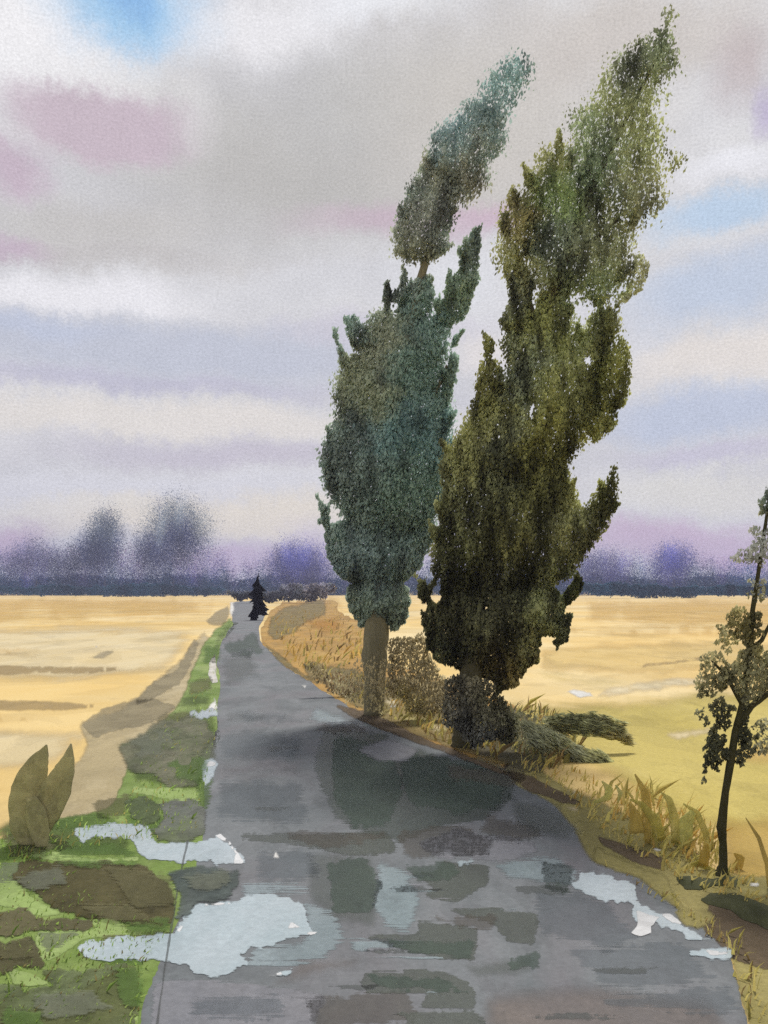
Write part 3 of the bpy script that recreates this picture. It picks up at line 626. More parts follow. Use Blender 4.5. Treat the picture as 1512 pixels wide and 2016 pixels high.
B1 = [(1010, 160, 40, 70, (66, 86, 88), 1), (960, 230, 40, 50, (82, 98, 100), 1), (890, 265, 40, 40, (80, 98, 102), 1.1), (945, 260, 30, 40, (92, 90, 78), .8), (860, 320, 30, 40, (84, 82, 66), 1),
      (930, 370, 30, 35, (84, 80, 66), 1), (850, 420, 45, 60, (66, 66, 60), 1.3), (800, 490, 40, 35, (104, 104, 88), 1), (915, 520, 30, 50, (76, 86, 74), 1), (905, 590, 30, 40, (84, 96, 70), .8),
      (800, 570, 30, 40, (60, 64, 58), 1), (850, 650, 60, 60, (88, 108, 100), 1), (745, 680, 50, 70, (86, 86, 68), 1.2), (730, 770, 60, 50, (104, 106, 80), 1), (820, 740, 60, 60, (92, 114, 106), 1), (690, 640, 30, 40, (88, 104, 100), 1),
      (800, 850, 70, 60, (66, 90, 92), 1.2), (700, 900, 60, 70, (64, 72, 68), 1.3), (820, 960, 50, 60, (86, 106, 96), 1), (760, 940, 60, 60, (70, 86, 80), 1), (700, 1040, 60, 50, (84, 96, 90), 1),
      (800, 1060, 60, 50, (84, 98, 90), 1), (720, 1120, 80, 50, (74, 86, 88), 1.3), (820, 1100, 40, 40, (86, 100, 100), 1), (740, 1190, 70, 50, (82, 90, 78), 1.4), (880, 740, 20, 60, (70, 84, 72), 1)]
H1 = [[(802, 518), (813, 556), (836, 536), (829, 516)], [(853, 590), (864, 534), (880, 493), (898, 481), (884, 536), (871, 552), (861, 590)], [(765, 592), (782, 598), (775, 624), (766, 620)], [(836, 616), (844, 619), (841, 630)],
      [(878, 664), (898, 630), (889, 668), (882, 726), (874, 724)], [(860, 742), (868, 745), (869, 774), (860, 768)], [(674, 676), (708, 692), (684, 704)], [(730, 596), (738, 606), (730, 620)]]
H2 = [[(1043, 620), (1055, 556), (1074, 560), (1059, 602), (1052, 618)], [(1116, 578), (1146, 582), (1132, 616)], [(1161, 602), (1176, 606), (1168, 628)], [(1181, 606), (1202, 585), (1236, 541), (1227, 573), (1192, 612)], [(1149, 708), (1162, 699), (1174, 715), (1155, 726)],
      [(980, 674), (1000, 722), (989, 764)], [(1206, 668), (1218, 652), (1216, 690)], [(1040, 820), (1052, 790), (1050, 830)], [(948, 1192), (960, 1196), (952, 1206)], [(908, 1292), (920, 1286), (924, 1300), (912, 1306)]]
poplar((738, 1408), 'slimmer blue-green poplar leaning over its bare grey trunk',
       [(736, 1412, 44), (737, 1360, 42), (738, 1290, 50), (740, 1230, 48), (745, 1150, 18), (756, 1000, 18), (780, 800, 26), (825, 560, 16), (880, 380, 10), (960, 240, 6)],
       [[(745, 1120, 14), (710, 1000, 16), (700, 860, 8)], [(758, 1000, 24), (830, 840, 14), (880, 720, 6)], [(790, 760, 16), (740, 680, 8)]],
       T1, B1, (78, 90, 82), 11, (140, 134, 108), 1.25, 6.4, (.99, 1.05, 1.0), H1)
T2 = [
  ([(1310, 12), (1330, 28), (1322, 45), (1308, 50), (1298, 30)], .3, 10, 1),
  ([(1300, 50), (1322, 55), (1338, 110), (1334, 150), (1300, 170), (1270, 165), (1240, 140), (1220, 115), (1250, 90), (1282, 78)], .7, 18, 1),
  ([(1220, 105), (1260, 130), (1300, 165), (1296, 230), (1310, 270), (1300, 400), (1270, 440), (1240, 440), (1180, 420), (1140, 380), (1120, 300), (1125, 225), (1165, 205), (1190, 150)], .62, 26, 1),
  ([(1328, 295), (1350, 310), (1345, 338), (1318, 342), (1310, 320)], .3, 12, 1), ([(1306, 180), (1316, 180), (1318, 210), (1308, 214)], .2, 5, 1), ([(1280, 400), (1320, 370), (1310, 410), (1290, 420)], .3, 10, 1),
  ([(1060, 300), (1100, 285), (1150, 340), (1200, 420), (1250, 430), (1240, 510), (1212, 590), (1180, 605), (1140, 592), (1100, 585), (1060, 600), (1030, 570), (1030, 500), (1040, 400)], .85, 22, 1),
  ([(1000, 395), (1025, 385), (1050, 340), (1060, 440), (1040, 540), (1000, 545), (972, 515), (985, 455)], .8, 22, 1),
  ([(1000, 540), (1040, 528), (1062, 580), (1042, 640), (1012, 665), (975, 632), (996, 600)], 1.1, 4, 1),
  ([(1255, 503), (1281, 518), (1268, 560), (1222, 610), (1204, 606), (1236, 550)], .5, 2, 1),
  ([(955, 676), (985, 722), (1000, 735), (990, 800), (930, 830), (935, 780), (940, 722)], .8, 6, 1),
  ([(990, 650), (1040, 600), (1072, 570), (1110, 578), (1130, 600), (1128, 660), (1150, 640), (1180, 612), (1213, 606), (1216, 655), (1200, 690), (1190, 780), (1150, 870), (1110, 930), (1130, 1000), (1040, 1000), (900, 960), (880, 900), (910, 832), (950, 780), (1000, 760)], 1.1, 14, 1),
  ([(1170, 690), (1215, 660), (1232, 668), (1240, 712), (1234, 772), (1200, 850), (1165, 880), (1150, 820), (1165, 760)], .8, 6, 1),
  ([(870, 900), (920, 880), (1020, 900), (1110, 900), (1150, 1000), (1190, 950), (1212, 912), (1216, 968), (1190, 1040), (1150, 1092), (1122, 1135), (1040, 1180), (900, 1180), (850, 1130), (846, 1090), (872, 1000)], 1.2, 8, 1),
  ([(825, 1158), (838, 1158), (860, 1185), (900, 1150), (1060, 1140), (1112, 1180), (1105, 1245), (1066, 1258), (1062, 1300), (1022, 1338), (962, 1342), (905, 1322), (872, 1308), (842, 1272), (836, 1215), (846, 1195), (828, 1182)], 1.5, 0, 1),
  ([(1110, 1170), (1136, 1124), (1145, 1148), (1140, 1172), (1118, 1196), (1105, 1190)], 1.4, 0, 1),
  ([(1092, 1215), (1124, 1208), (1118, 1260), (1096, 1284), (1086, 1265), (1094, 1240)], 1.4, 0, 1),
  ([(968, 1330), (1022, 1330), (1024, 1350), (975, 1366)], 1.3, 0, 1)]
B2 = [(1310, 110, 40, 70, (78, 82, 66), 1), (1230, 130, 40, 50, (82, 84, 72), 1), (1240, 250, 60, 80, (100, 100, 70), 1.2), (1190, 320, 40, 70, (72, 80, 66), 1.2), (1150, 250, 40, 40, (96, 102, 82), 1),
      (1090, 390, 40, 50, (86, 96, 58), 1.2), (1070, 320, 40, 50, (112, 108, 72), 1), (1020, 440, 28, 50, (98, 88, 58), 1.2), (1010, 500, 40, 40, (134, 130, 92), 1), (1105, 470, 50, 50, (62, 66, 60), 1.7), (1180, 480, 60, 70, (92, 92, 70), 1),
      (1250, 400, 40, 60, (102, 100, 82), 1), (1160, 570, 60, 30, (102, 108, 82), 1), (1020, 580, 35, 50, (72, 72, 60), 1.3), (1250, 550, 30, 50, (104, 100, 80), 1.2), (1070, 640, 50, 50, (100, 98, 50), 1.3), (1150, 660, 50, 50, (90, 90, 58), 1),
      (1030, 720, 50, 60, (78, 80, 68), 1.2), (1205, 740, 40, 80, (78, 76, 34), 1.6), (1110, 760, 50, 60, (98, 96, 56), 1), (965, 760, 40, 70, (86, 82, 40), 1.2), (930, 880, 40, 60, (102, 98, 60), 1), (990, 890, 30, 60, (60, 60, 48), 1.2), (1090, 860, 50, 60, (84, 80, 34), 1.2),
      (1180, 960, 40, 60, (76, 74, 36), 1.4), (1060, 960, 60, 60, (78, 74, 34), 1.2), (930, 990, 50, 60, (78, 76, 50), 1.2), (1140, 1040, 60, 50, (92, 88, 56), 1), (1020, 1060, 80, 60, (70, 66, 36), 1.3), (900, 1080, 50, 60, (72, 70, 40), 1.2),
      (960, 1140, 100, 40, (56, 54, 36), 1.5), (1080, 1130, 50, 40, (64, 62, 38), 1.2), (890, 1220, 50, 50, (54, 50, 30), 1.5), (980, 1220, 60, 60, (62, 58, 40), 1.3), (1075, 1200, 35, 60, (124, 122, 84), 1.6), (1040, 1270, 40, 40, (104, 98, 60), 1), (950, 1310, 60, 40, (68, 56, 26), 1.2), (1020, 1320, 50, 40, (86, 70, 30), 1.1),
      (900, 1290, 40, 30, (52, 54, 42), 1.3), (1108, 1240, 25, 40, (42, 44, 36), 2), (1130, 1150, 25, 35, (62, 64, 34), 2)]
B2 = [(x, y, rx, ry, tuple(v * (1 if y < 900 else .84) for v in c), k) for x, y, rx, ry, c, k in B2]      # leaf colours darkened low in the crown
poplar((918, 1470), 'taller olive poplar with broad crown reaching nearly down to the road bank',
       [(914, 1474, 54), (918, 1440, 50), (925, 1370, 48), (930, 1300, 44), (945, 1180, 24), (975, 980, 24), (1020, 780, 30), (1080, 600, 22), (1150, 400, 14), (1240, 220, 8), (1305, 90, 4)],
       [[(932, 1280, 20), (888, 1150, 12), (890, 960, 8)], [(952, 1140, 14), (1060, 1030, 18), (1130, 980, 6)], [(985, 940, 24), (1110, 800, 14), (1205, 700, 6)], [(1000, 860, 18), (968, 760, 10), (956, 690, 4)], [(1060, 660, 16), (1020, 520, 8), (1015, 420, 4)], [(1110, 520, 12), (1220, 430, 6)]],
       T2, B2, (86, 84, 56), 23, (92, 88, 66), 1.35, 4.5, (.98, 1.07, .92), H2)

# ---- dark bush and brown scrub round the poplar feet
def bush(name, base_px, label, lobes, blobs, base, seed, leaf=.05, thick=.8, cat='bush', group=None, per_px=.5, stems=3, lean=(.1, 1.), kk=3.4, yoff=0.):
    bx, by = base_px; Y = ground_y(by); org = G(bx, by)
    t = empty(name, org, label, cat, group)
    me = leaf_cloud(lobes, Y, blobs, base, seed, origin=org, maxthick=thick, leaf=leaf, lean=lean, per_px=per_px, spread=.5, kk=kk, yoff=yoff)
    z = np.zeros(len(me.vertices) * 3, np.float32); me.vertices.foreach_get('co', z); z = z.reshape(-1, 3)
    z[:, 2] = np.maximum(z[:, 2], .03 + .02 * np.random.RandomState(seed).rand(len(z))); me.vertices.foreach_set('co', z.ravel())
    link('foliage', me, M_leaf, t)
    return t
bush('scrub_bush', (800, 1418), 'brown scrubby bush filling the gap between two poplar trunks',
     [([(640, 1330), (690, 1300), (720, 1290), (760, 1300), (775, 1360), (770, 1410), (700, 1395), (650, 1365)], .16, 12, .4), ([(765, 1262), (800, 1256), (838, 1252), (850, 1290), (880, 1330), (892, 1360), (880, 1400), (850, 1412), (800, 1402), (790, 1375), (762, 1372), (764, 1310)], .7, 4, .5)],
     [(800, 1300, 60, 60, (124, 114, 82), 1), (850, 1370, 50, 40, (112, 104, 78), 1), (790, 1400, 50, 30, (112, 104, 60), 1)], (124, 116, 84), 31, leaf=.042, kk=5.)
bush('dark_bush', (930, 1482), 'dark spreading bush at the foot of the taller poplar',
     [([(880, 1340), (905, 1330), (960, 1340), (985, 1365), (1005, 1385), (1020, 1410), (1035, 1440), (1000, 1462), (960, 1455), (930, 1470), (900, 1440), (870, 1420), (872, 1380)], .75, 4, .5),
      ([(1000, 1400), (1060, 1402), (1090, 1440), (1110, 1480), (1060, 1500), (1000, 1470), (980, 1440)], .2, 8, .4)],
     [(900, 1390, 50, 40, (92, 88, 70), 1), (930, 1430, 40, 30, (86, 88, 84), 1), (980, 1400, 40, 40, (84, 82, 58), 1), (1050, 1450, 50, 40, (108, 108, 78), 1)], (90, 86, 64), 32, yoff=-.1, leaf=.038)
bush('low_bush', (645, 1372), 'small olive bush with ragged top at the road bank',
     [([(593, 1306), (612, 1298), (634, 1306), (642, 1322), (690, 1330), (720, 1350), (720, 1385), (660, 1368), (622, 1345), (606, 1325)], .28, 3, .4)],
     [(620, 1315, 40, 20, (118, 108, 74), 1), (690, 1360, 50, 30, (104, 90, 62), 1)], (110, 98, 68), 33)
# ---- verge bushes
bx, by = 70, 1664; Y = ground_y(by); org = G(bx, by)
bl = empty('broad_leaf_plant', org, 'olive plant with two broad pointed leaves standing beside the pale field', 'plant')
M_bl = wash('broad_leaf', [(222, 212, 156), (200, 190, 134), (214, 206, 160)], .85, 0, 2.5, .12, 0, glaze=.16)
for i, st in enumerate([[(62, 1668, 40), (50, 1630, 62), (48, 1590, 66), (58, 1545, 66), (74, 1505, 46), (86, 1482, 22), (92, 1466, 3)],
                        [(70, 1650, 36), (88, 1600, 60), (108, 1560, 62), (126, 1520, 44), (135, 1492, 24), (140, 1464, 3)],
                        [(84, 1672, 20), (78, 1640, 40), (70, 1600, 44), (62, 1570, 20)]]):
    tube('leaf', stroke(st, Y - .05 * i), M_bl, bl, org, flat=.14, jit=.05, seed=20 + i, seg=14)
def mound(name, poly, label, cols, hgt, soft=3, op=.93, cat='ground plant', layer=13):
    m = wash('mound_leaves', cols, op * .93, soft + 3, 2.0, .11, .1, glaze=.2, dry=.5)
    return sheet(name, poly, layer, m, None, label, cat, 'low plants on the verge', dome=(hgt * .22, 30), amp=3.6)
mound('low_plant', [(225, 1468), (262, 1446), (320, 1416), (372, 1408), (412, 1414), (424, 1452), (396, 1505), (388, 1552), (340, 1552), (300, 1530), (250, 1522), (232, 1496)],
      'grey green low plant sprawling on the narrow part of verge', [(126, 128, 104), (104, 112, 82), (134, 132, 112)], .12, 9, .88)
mound('low_plant', [(243, 1578), (270, 1560), (296, 1566), (316, 1590), (318, 1614), (290, 1624), (262, 1616), (246, 1598)],
      'small round dark green plant above the pale verge puddle', [(104, 118, 80), (92, 106, 70)], .06)
mound('mud_tussock', [(305, 1578), (340, 1574), (388, 1576), (402, 1602), (400, 1642), (372, 1660), (330, 1666), (306, 1658), (290, 1628), (318, 1614)],
      'grey muddy tussock between small round plant and road', [(126, 128, 124), (112, 118, 110), (120, 130, 100)], .04, 5, .9, 'tussock', 12)
mound('low_plant', [(22, 1728), (42, 1694), (150, 1690), (300, 1705), (328, 1740), (347, 1770), (340, 1814), (300, 1836), (240, 1820), (150, 1804), (90, 1780), (55, 1750)],
      'long brownish plant lying across the verge between two pale puddles', [(98, 92, 60), (84, 78, 48), (110, 102, 66)], .07)
mound('low_plant', [(324, 1716), (345, 1706), (420, 1706), (470, 1714), (480, 1736), (456, 1774), (388, 1781), (370, 1804), (342, 1808), (348, 1768), (334, 1742)],
      'blue grey plant overhanging the largest puddle at the road edge', [(104, 114, 110), (88, 100, 98), (116, 122, 112)], .05, 7)
mound('low_plant', [(-60, 1804), (0, 1796), (50, 1786), (70, 1808), (130, 1810), (180, 1810), (192, 1824), (160, 1836), (60, 1840), (20, 1850), (-60, 1850)],
      'thin brown plant strip below the long brownish plant', [(116, 110, 80), (100, 96, 68)], .04)
mound('low_plant', [(-80, 1850), (20, 1846), (66, 1840), (80, 1872), (82, 1906), (40, 1904), (0, 1922), (-80, 1932)],
      'dark brown plant on the verge above a light green grass wedge', [(98, 94, 66), (86, 82, 54)], .05)
mound('low_plant', [(80, 1906), (200, 1902), (210, 1890), (266, 1900), (278, 1934), (272, 2060), (40, 2080), (-80, 2060), (-80, 1934), (20, 1934), (60, 1948), (106, 1938)],
      'broad green plant patch ending square against the grey asphalt', [(108, 114, 74), (92, 100, 58), (128, 142, 104)], .06, 4, .92)

for p, m in [([(200, 1700), (340, 1720), (350, 1780), (260, 1790)], vs1), ([(20, 1730), (120, 1700), (140, 1740), (60, 1760)], vs3), ([(120, 1770), (260, 1780), (330, 1825), (220, 1815)], vs1), ([(60, 1960), (180, 1940), (240, 1990), (100, 2010)], vs3),
             ([(220, 1900), (290, 1900), (280, 1990), (240, 1980)], vs2), ([(240, 1450), (330, 1430), (350, 1480), (270, 1500)], vs3), ([(330, 1500), (410, 1490), (400, 1550), (320, 1540)], vs2), ([(350, 1720), (450, 1710), (460, 1740), (380, 1760)], vs3),
             ([(-20, 1860), (60, 1850), (70, 1890), (0, 1900)], vs1), ([(230, 1815), (330, 1800), (345, 1835), (260, 1840)], vs2), ([(100, 1690), (250, 1688), (300, 1705), (160, 1712)], vs2), ([(0, 1980), (90, 1990), (80, 2040), (0, 2040)], vs2)]:
    S('grass_patch', p, 32, m, amp=3.5)
# ---- arching grass tufts along the right bank: broad curved blades
def blade_mat(c):
    return wash('blade', [c, tuple(int(v *   .86) for v in c)], .68, 0, 5, .1, 0)
def tuft(base_px, label, blades, col, Y=None):
    Yb = Y or ground_y(base_px[1]); org = G(*base_px) if not Y else (P(base_px[0], HY + H * F / Y, Y))
    t = empty('grass_tuft', org, label, 'grass tuft', 'arching grass tufts on the bank')
    for i, b in enumerate(blades):
        tube('blade', stroke(b, Yb + .02 * i), blade_mat(tuple(min(255, int(v * (1.6 if i % 2 == 0 else 1.75))) for v in col)), t, org, flat=.25, jit=.05, seed=i)
    return t
def plume(base_px, label, lobes, blobs, base, seed, lean):
    Y = ground_y(base_px[1]); org = G(*base_px)
    t = empty('grass_tuft', org, label, 'grass tuft', 'arching grass tufts on the bank')
    link('plume', leaf_cloud(lobes, Y, blobs, base, seed, origin=org, maxthick=.18, leaf=.026, lean=lean, per_px=.55, spread=.22, elong=6., clump=.2, tintvar=.15, kk=3.6), M_leaf, t)
    return t
plume((1068, 1482), 'dark olive grass plume sweeping over the pale field behind the bank',
     [([(1074, 1420), (1090, 1404), (1130, 1400), (1185, 1412), (1225, 1436), (1248, 1470), (1215, 1462), (1150, 1448), (1095, 1440)], .6, 3, .6), ([(1150, 1404), (1190, 1408), (1240, 1424), (1190, 1418)], .35, 2, .5), ([(1040, 1470), (1074, 1420), (1090, 1440), (1064, 1480)], .5, 4, .6)],
     [(1130, 1420, 60, 30, (92, 94, 62), 1), (1220, 1450, 30, 20, (130, 122, 76), 1)], (104, 104, 70), 81, (1, -.25))
plume((1110, 1500), 'long grey green arching grass plume running from dark bush to the ochre tuft',
     [([(1020, 1420), (1062, 1424), (1100, 1440), (1130, 1462), (1180, 1478), (1215, 1512), (1250, 1532), (1268, 1572), (1262, 1600), (1240, 1590), (1215, 1560), (1180, 1545), (1150, 1512), (1100, 1490), (1050, 1480)], .55, 3, .6), ([(1116, 1516), (1150, 1522), (1205, 1536), (1216, 1556), (1170, 1540)], .5, 2, .5), ([(1240, 1528), (1262, 1536), (1280, 1580), (1264, 1590)], .45, 2, .5)],
     [(1080, 1450, 50, 30, (112, 114, 88), 1), (1170, 1500, 50, 30, (112, 112, 72), 1), (1240, 1560, 30, 30, (126, 132, 112), 1)], (118, 118, 84), 82, (1, -.7))
tuft((1190, 1598), 'small pale curled grass tuft close to the road edge strip',
     [[(1170, 1580, 4), (1196, 1570, 14), (1200, 1555, 16), (1185, 1538, 3)], [(1216, 1580, 4), (1222, 1562, 10), (1212, 1545, 3)]], (176, 158, 94))
tuft((1290, 1665), 'ochre grass tuft of three bent blades in front of the long stem',
     [[(1255, 1640, 30), (1252, 1610, 24), (1240, 1580, 6)], [(1300, 1655, 26), (1290, 1615, 22), (1262, 1582, 10), (1240, 1574, 3)], [(1280, 1660, 20), (1275, 1620, 22), (1270, 1560, 16), (1250, 1524, 3)]], (158, 138, 72))
tuft((1340, 1672), 'tall olive grass tuft with blades bent towards the sapling',
     [[(1330, 1660, 16), (1328, 1610, 18), (1318, 1575, 14), (1302, 1560, 3)], [(1345, 1665, 34), (1350, 1620, 32), (1365, 1598, 12)], [(1395, 1690, 10), (1390, 1640, 14), (1372, 1600, 12), (1345, 1582, 3)]], (168, 152, 86))
tuft((1400, 1715), 'short brown grass tuft at the base of the thin sapling',
     [[(1385, 1705, 20), (1388, 1680, 20), (1392, 1660, 6)], [(1345, 1710, 6), (1375, 1700, 14), (1410, 1716, 6)], [(1450, 1712, 20), (1458, 1690, 18), (1445, 1680, 3)]], (160, 136, 64))
tuft((1512, 1750), 'single upright thin grass blade beyond the sapling foot',
     [[(1515, 1745, 10), (1510, 1700, 10), (1494, 1650, 8), (1468, 1610, 2)], [(1520, 1745, 10), (1524, 1690, 10), (1540, 1640, 2)]], (142, 124, 66))

def grass_stuff(name, label, areas, seed):
    rs = np.random.RandomState(seed); V, CO = [], []
    for poly, n, hh, cols, wd in areas:
        p = np.array(poly, float); lo, hi = p.min(0), p.max(0); q = rs.uniform(lo, hi, (n, 2)); q = q[inside(q, p)]
        for x, y in q:
            b = np.array(G(x, y)); h = hh * math.exp(rs.randn() * .35); w_ = wd * math.exp(rs.randn() * .3); a = rs.rand() * 6.28
            sd = np.array([math.cos(a), math.sin(a), 0]) * w_; ln = np.array([.35 + rs.randn() * .45, rs.randn() * .4, 0]) * h
            m_ = b + ln * .35 + np.array([0, 0, h * .62]); t_ = b + ln + np.array([0, 0, h * (.92 + .1 * rs.rand())])
            V += [b - sd, b + sd, m_ + sd * .75, t_, m_ - sd * .75]
            c = np.array(lin(cols[rs.randint(len(cols))])) * 1.5 * math.exp(rs.randn() * .18); CO.append(c * min(1, .6 / c.max()))
    N = len(CO); me = bpy.data.meshes.new(name)
    me.from_pydata([tuple(v) for v in V], [], [tuple(range(5 * i, 5 * i + 5)) for i in range(N)])
    me.attributes.new('tint', 'FLOAT_COLOR', 'FACE').data.foreach_set('color', np.c_[np.array(CO), np.ones(N)].astype(np.float32).ravel())
    tag(link(name, me, M_leaf), label, 'grass', None, 'stuff')
OL, OC, PA, BR, GR = (150, 142, 84), (180, 154, 88), (206, 192, 120), (124, 106, 70), (122, 144, 72)
grass_stuff('grass', 'loose dry grass on the bank and round the tree feet', [
    ([(1000, 1500), (1110, 1500), (1260, 1600), (1420, 1690), (1512, 1760), (1500, 1800), (1340, 1740), (1180, 1640)], 1700, .10, [OL, OC, PA, PA], .012),
    ([(1180, 1560), (1270, 1560), (1400, 1640), (1420, 1720), (1300, 1690)], 500, .2, [OL, PA, OC], .018), ([(600, 1320), (720, 1330), (880, 1400), (1000, 1460), (980, 1500), (880, 1470), (720, 1400)], 1500, .22, [BR, OL, OL, OC], .022),
    ([(530, 1215), (660, 1185), (740, 1290), (620, 1330), (560, 1300)], 700, .3, [OC, OL, OC, BR], .04), ([(1160, 1690), (1320, 1760), (1480, 1880), (1512, 2016), (1470, 2016), (1430, 1880), (1320, 1790)], 900, .08, [OL, PA, BR], .009),
    ([(1000, 1390), (1080, 1400), (1150, 1480), (1090, 1520), (1000, 1480)], 500, .2, [OL, BR, (104, 104, 74)], .02)], 91)
grass_stuff('grass', 'short green grass blades along the verge', [
    ([(-20, 1650), (240, 1600), (300, 1450), (380, 1360), (420, 1290), (440, 1300), (430, 1420), (400, 1560), (380, 1640), (150, 1680), (-20, 1720)], 2600, .06, [GR, (108, 128, 66), (150, 168, 96), OL], .008),
    ([(-20, 1720), (60, 1680), (330, 1830), (280, 1920), (270, 2030), (-20, 2030)], 1500, .04, [GR, (108, 128, 66), (150, 168, 96), (104, 96, 62)], .006)], 92)

# ---- dark creeping plants at the sapling foot
M_creep = wash('creeping_leaves', [(78, 82, 52), (92, 94, 64)], 1, 0, 3, .1, .1)
def creeper(poly, label, hgt=.05):
    return sheet('creeping_plant', poly, 13, M_creep, None, label, 'ground plant', 'dark creeping plants on the bank', dome=(hgt, 14), amp=1.4)
creeper([(1330, 1728), (1352, 1724), (1400, 1732), (1440, 1724), (1456, 1730), (1448, 1750), (1440, 1740), (1400, 1746), (1380, 1752), (1350, 1752)], 'dark green creeping plant right under the sapling trunk')
creeper([(1378, 1770), (1400, 1756), (1460, 1762), (1512, 1785), (1600, 1830), (1600, 1870), (1512, 1830), (1460, 1810), (1440, 1794), (1390, 1780)], 'dark green creeping plant curving along brown earth below sapling')

# ---- thin sapling at the right edge
bx, by = 1424, 1724; Y = ground_y(by); org = G(bx, by)
sap = empty('sapling', org, 'thin young tree with sparse grey leaf clusters at field edge', 'tree')
mb = bark('sapling_bark', (82, 80, 54), .6)
tube('trunk', stroke([(1420, 1726, 32), (1424, 1705, 18), (1424, 1660, 15), (1420, 1630, 19), (1428, 1560, 14), (1440, 1490, 16), (1448, 1440, 14), (1462, 1380, 10), (1474, 1290, 12), (1482, 1200, 10), (1494, 1120, 8), (1506, 1040, 7), (1520, 940, 5), (1535, 850, 3)], Y), mb, sap, org, seed=5)
tube('limb', stroke([(1450, 1430, 15), (1480, 1390, 13), (1512, 1366, 10), (1580, 1310, 4)], Y), mb, sap, org, seed=6)
tube('limb', stroke([(1474, 1285, 10), (1500, 1260, 9), (1530, 1200, 4)], Y), mb, sap, org, seed=7)
tube('limb', stroke([(1460, 1385, 10), (1430, 1330, 8), (1400, 1300, 3)], Y), mb, sap, org, seed=8)
SL = [([(1371, 1290), (1398, 1286), (1425, 1300), (1410, 1330), (1404, 1350), (1378, 1382), (1370, 1380)], .42, 0, .6),
      ([(1402, 1255), (1411, 1224), (1440, 1245), (1450, 1270), (1432, 1285), (1415, 1275)], .5, 0, .7), ([(1436, 1218), (1462, 1190), (1500, 1205), (1505, 1255), (1478, 1275), (1450, 1250)], .75, 0, .7),
      ([(1425, 1300), (1460, 1280), (1512, 1280), (1545, 1330), (1505, 1385), (1472, 1402), (1448, 1372), (1425, 1330)], .8, 0, .7), ([(1366, 1358), (1395, 1330), (1422, 1308), (1436, 1330), (1426, 1350), (1400, 1345)], .9, 0, .7),
      ([(1368, 1395), (1385, 1390), (1398, 1430), (1384, 1430)], .5, 0, .6), ([(1394, 1392), (1420, 1376), (1446, 1388), (1440, 1412), (1424, 1440), (1400, 1436)], .85, 0, .7),
      ([(1385, 1450), (1396, 1440), (1426, 1448), (1432, 1478), (1410, 1502), (1398, 1515), (1382, 1545), (1378, 1490)], .95, 2, .7), ([(1456, 1430), (1470, 1415), (1482, 1450), (1486, 1488), (1468, 1502), (1450, 1512), (1455, 1465)], .9, 2, .7),
      ([(1474, 1032), (1498, 1042), (1512, 1030), (1535, 1060), (1522, 1112), (1492, 1108), (1430, 1105), (1468, 1080)], .5, 0, .7), ([(1495, 990), (1510, 950), (1530, 955), (1524, 1010), (1506, 1008)], .7, 2, .7),
      ([(1488, 1420), (1530, 1395), (1560, 1420), (1512, 1480), (1492, 1470)], .45, 0, .7), ([(1520, 900), (1560, 880), (1570, 960), (1530, 980)], .6, 2, .7), ([(1540, 1150), (1600, 1130), (1620, 1220), (1560, 1240)], .6, 0, .7), ([(1560, 1290), (1620, 1260), (1640, 1340), (1580, 1350)], .6, 0, .7),
      ([(1470, 1130), (1500, 1140), (1500, 1180), (1474, 1180)], .3, 0, .6)]
SB = [(1400, 1310, 40, 50, (140, 128, 92), 1), (1470, 1235, 40, 40, (116, 104, 62), 1), (1480, 1340, 50, 50, (116, 108, 78), 1), (1420, 1400, 30, 30, (74, 70, 52), 1.5), (1410, 1470, 30, 40, (62, 60, 44), 1.6), (1470, 1465, 25, 40, (60, 58, 42), 1.6), (1490, 1080, 50, 40, (136, 132, 132), 1.4), (1515, 980, 25, 40, (92, 100, 94), 1), (1510, 1440, 30, 40, (140, 130, 104), 1), (1400, 1335, 20, 15, (88, 84, 62), 1)]
link('foliage', leaf_cloud(SL, Y, SB, (104, 98, 74), 51, origin=org, maxthick=.25, leaf=.024, lean=(.4, 1), per_px=.3, ragged=8, hue=(.93, 1.02, .95), spread=.6, kk=2.6, clump=.2), M_leaf, sap)

# ---- little black conifer at the far end of the road
cy = ground_y(1221); org = G(496, 1221)
con = empty('conifer', org, 'small black conifer standing alone at the far end of the road', 'tree')
M_blk = bark('black_needles', (12, 12, 14), .4)
rs = random.Random(4)
def fir():
    bm = bmesh.new(); s = cy / F
    tiers = [(1132, 1150, 7), (1138, 1158, 11), (1146, 1166, 15), (1152, 1172, 18), (1158, 1178, 14), (1166, 1184, 19), (1174, 1192, 13), (1180, 1198, 19), (1186, 1204, 16), (1192, 1208, 20), (1198, 1213, 12), (1206, 1219, 9)]
    for k, (yt, yb, rw) in enumerate(tiers):
        cxp = 508 - (k > 9) * 10 + (k in (6, 8)) * 4 + rs.uniform(-2, 2); n = 21
        apex = bm.verts.new(Vector(P(cxp, yt, cy)) - Vector(org))
        ring = []
        for i in range(n):
            a = i * 2 * math.pi / n; r = rw * s * (1 if i % 2 == 0 else .35) * rs.uniform(.45, 1.25)
            p = Vector(P(cxp, yb + rs.uniform(-5, 5), cy)) - Vector(org); p.x += r * math.cos(a); p.y += r * math.sin(a); ring.append(bm.verts.new(p))
        mid = bm.verts.new(Vector(P(cxp, yb - 6, cy)) - Vector(org))
        for i in range(n): bm.faces.new((apex, ring[i], ring[(i + 1) % n])); bm.faces.new((mid, ring[(i + 1) % n], ring[i]))
    me = bpy.data.meshes.new('crown'); bm.to_mesh(me); bm.free(); return me
link('crown', fir(), M_blk, con)
tube('trunk', stroke([(496, 1222, 7), (498, 1205, 5), (504, 1180, 5), (508, 1145, 3), (509, 1128, 1)], cy), M_blk, con, org)

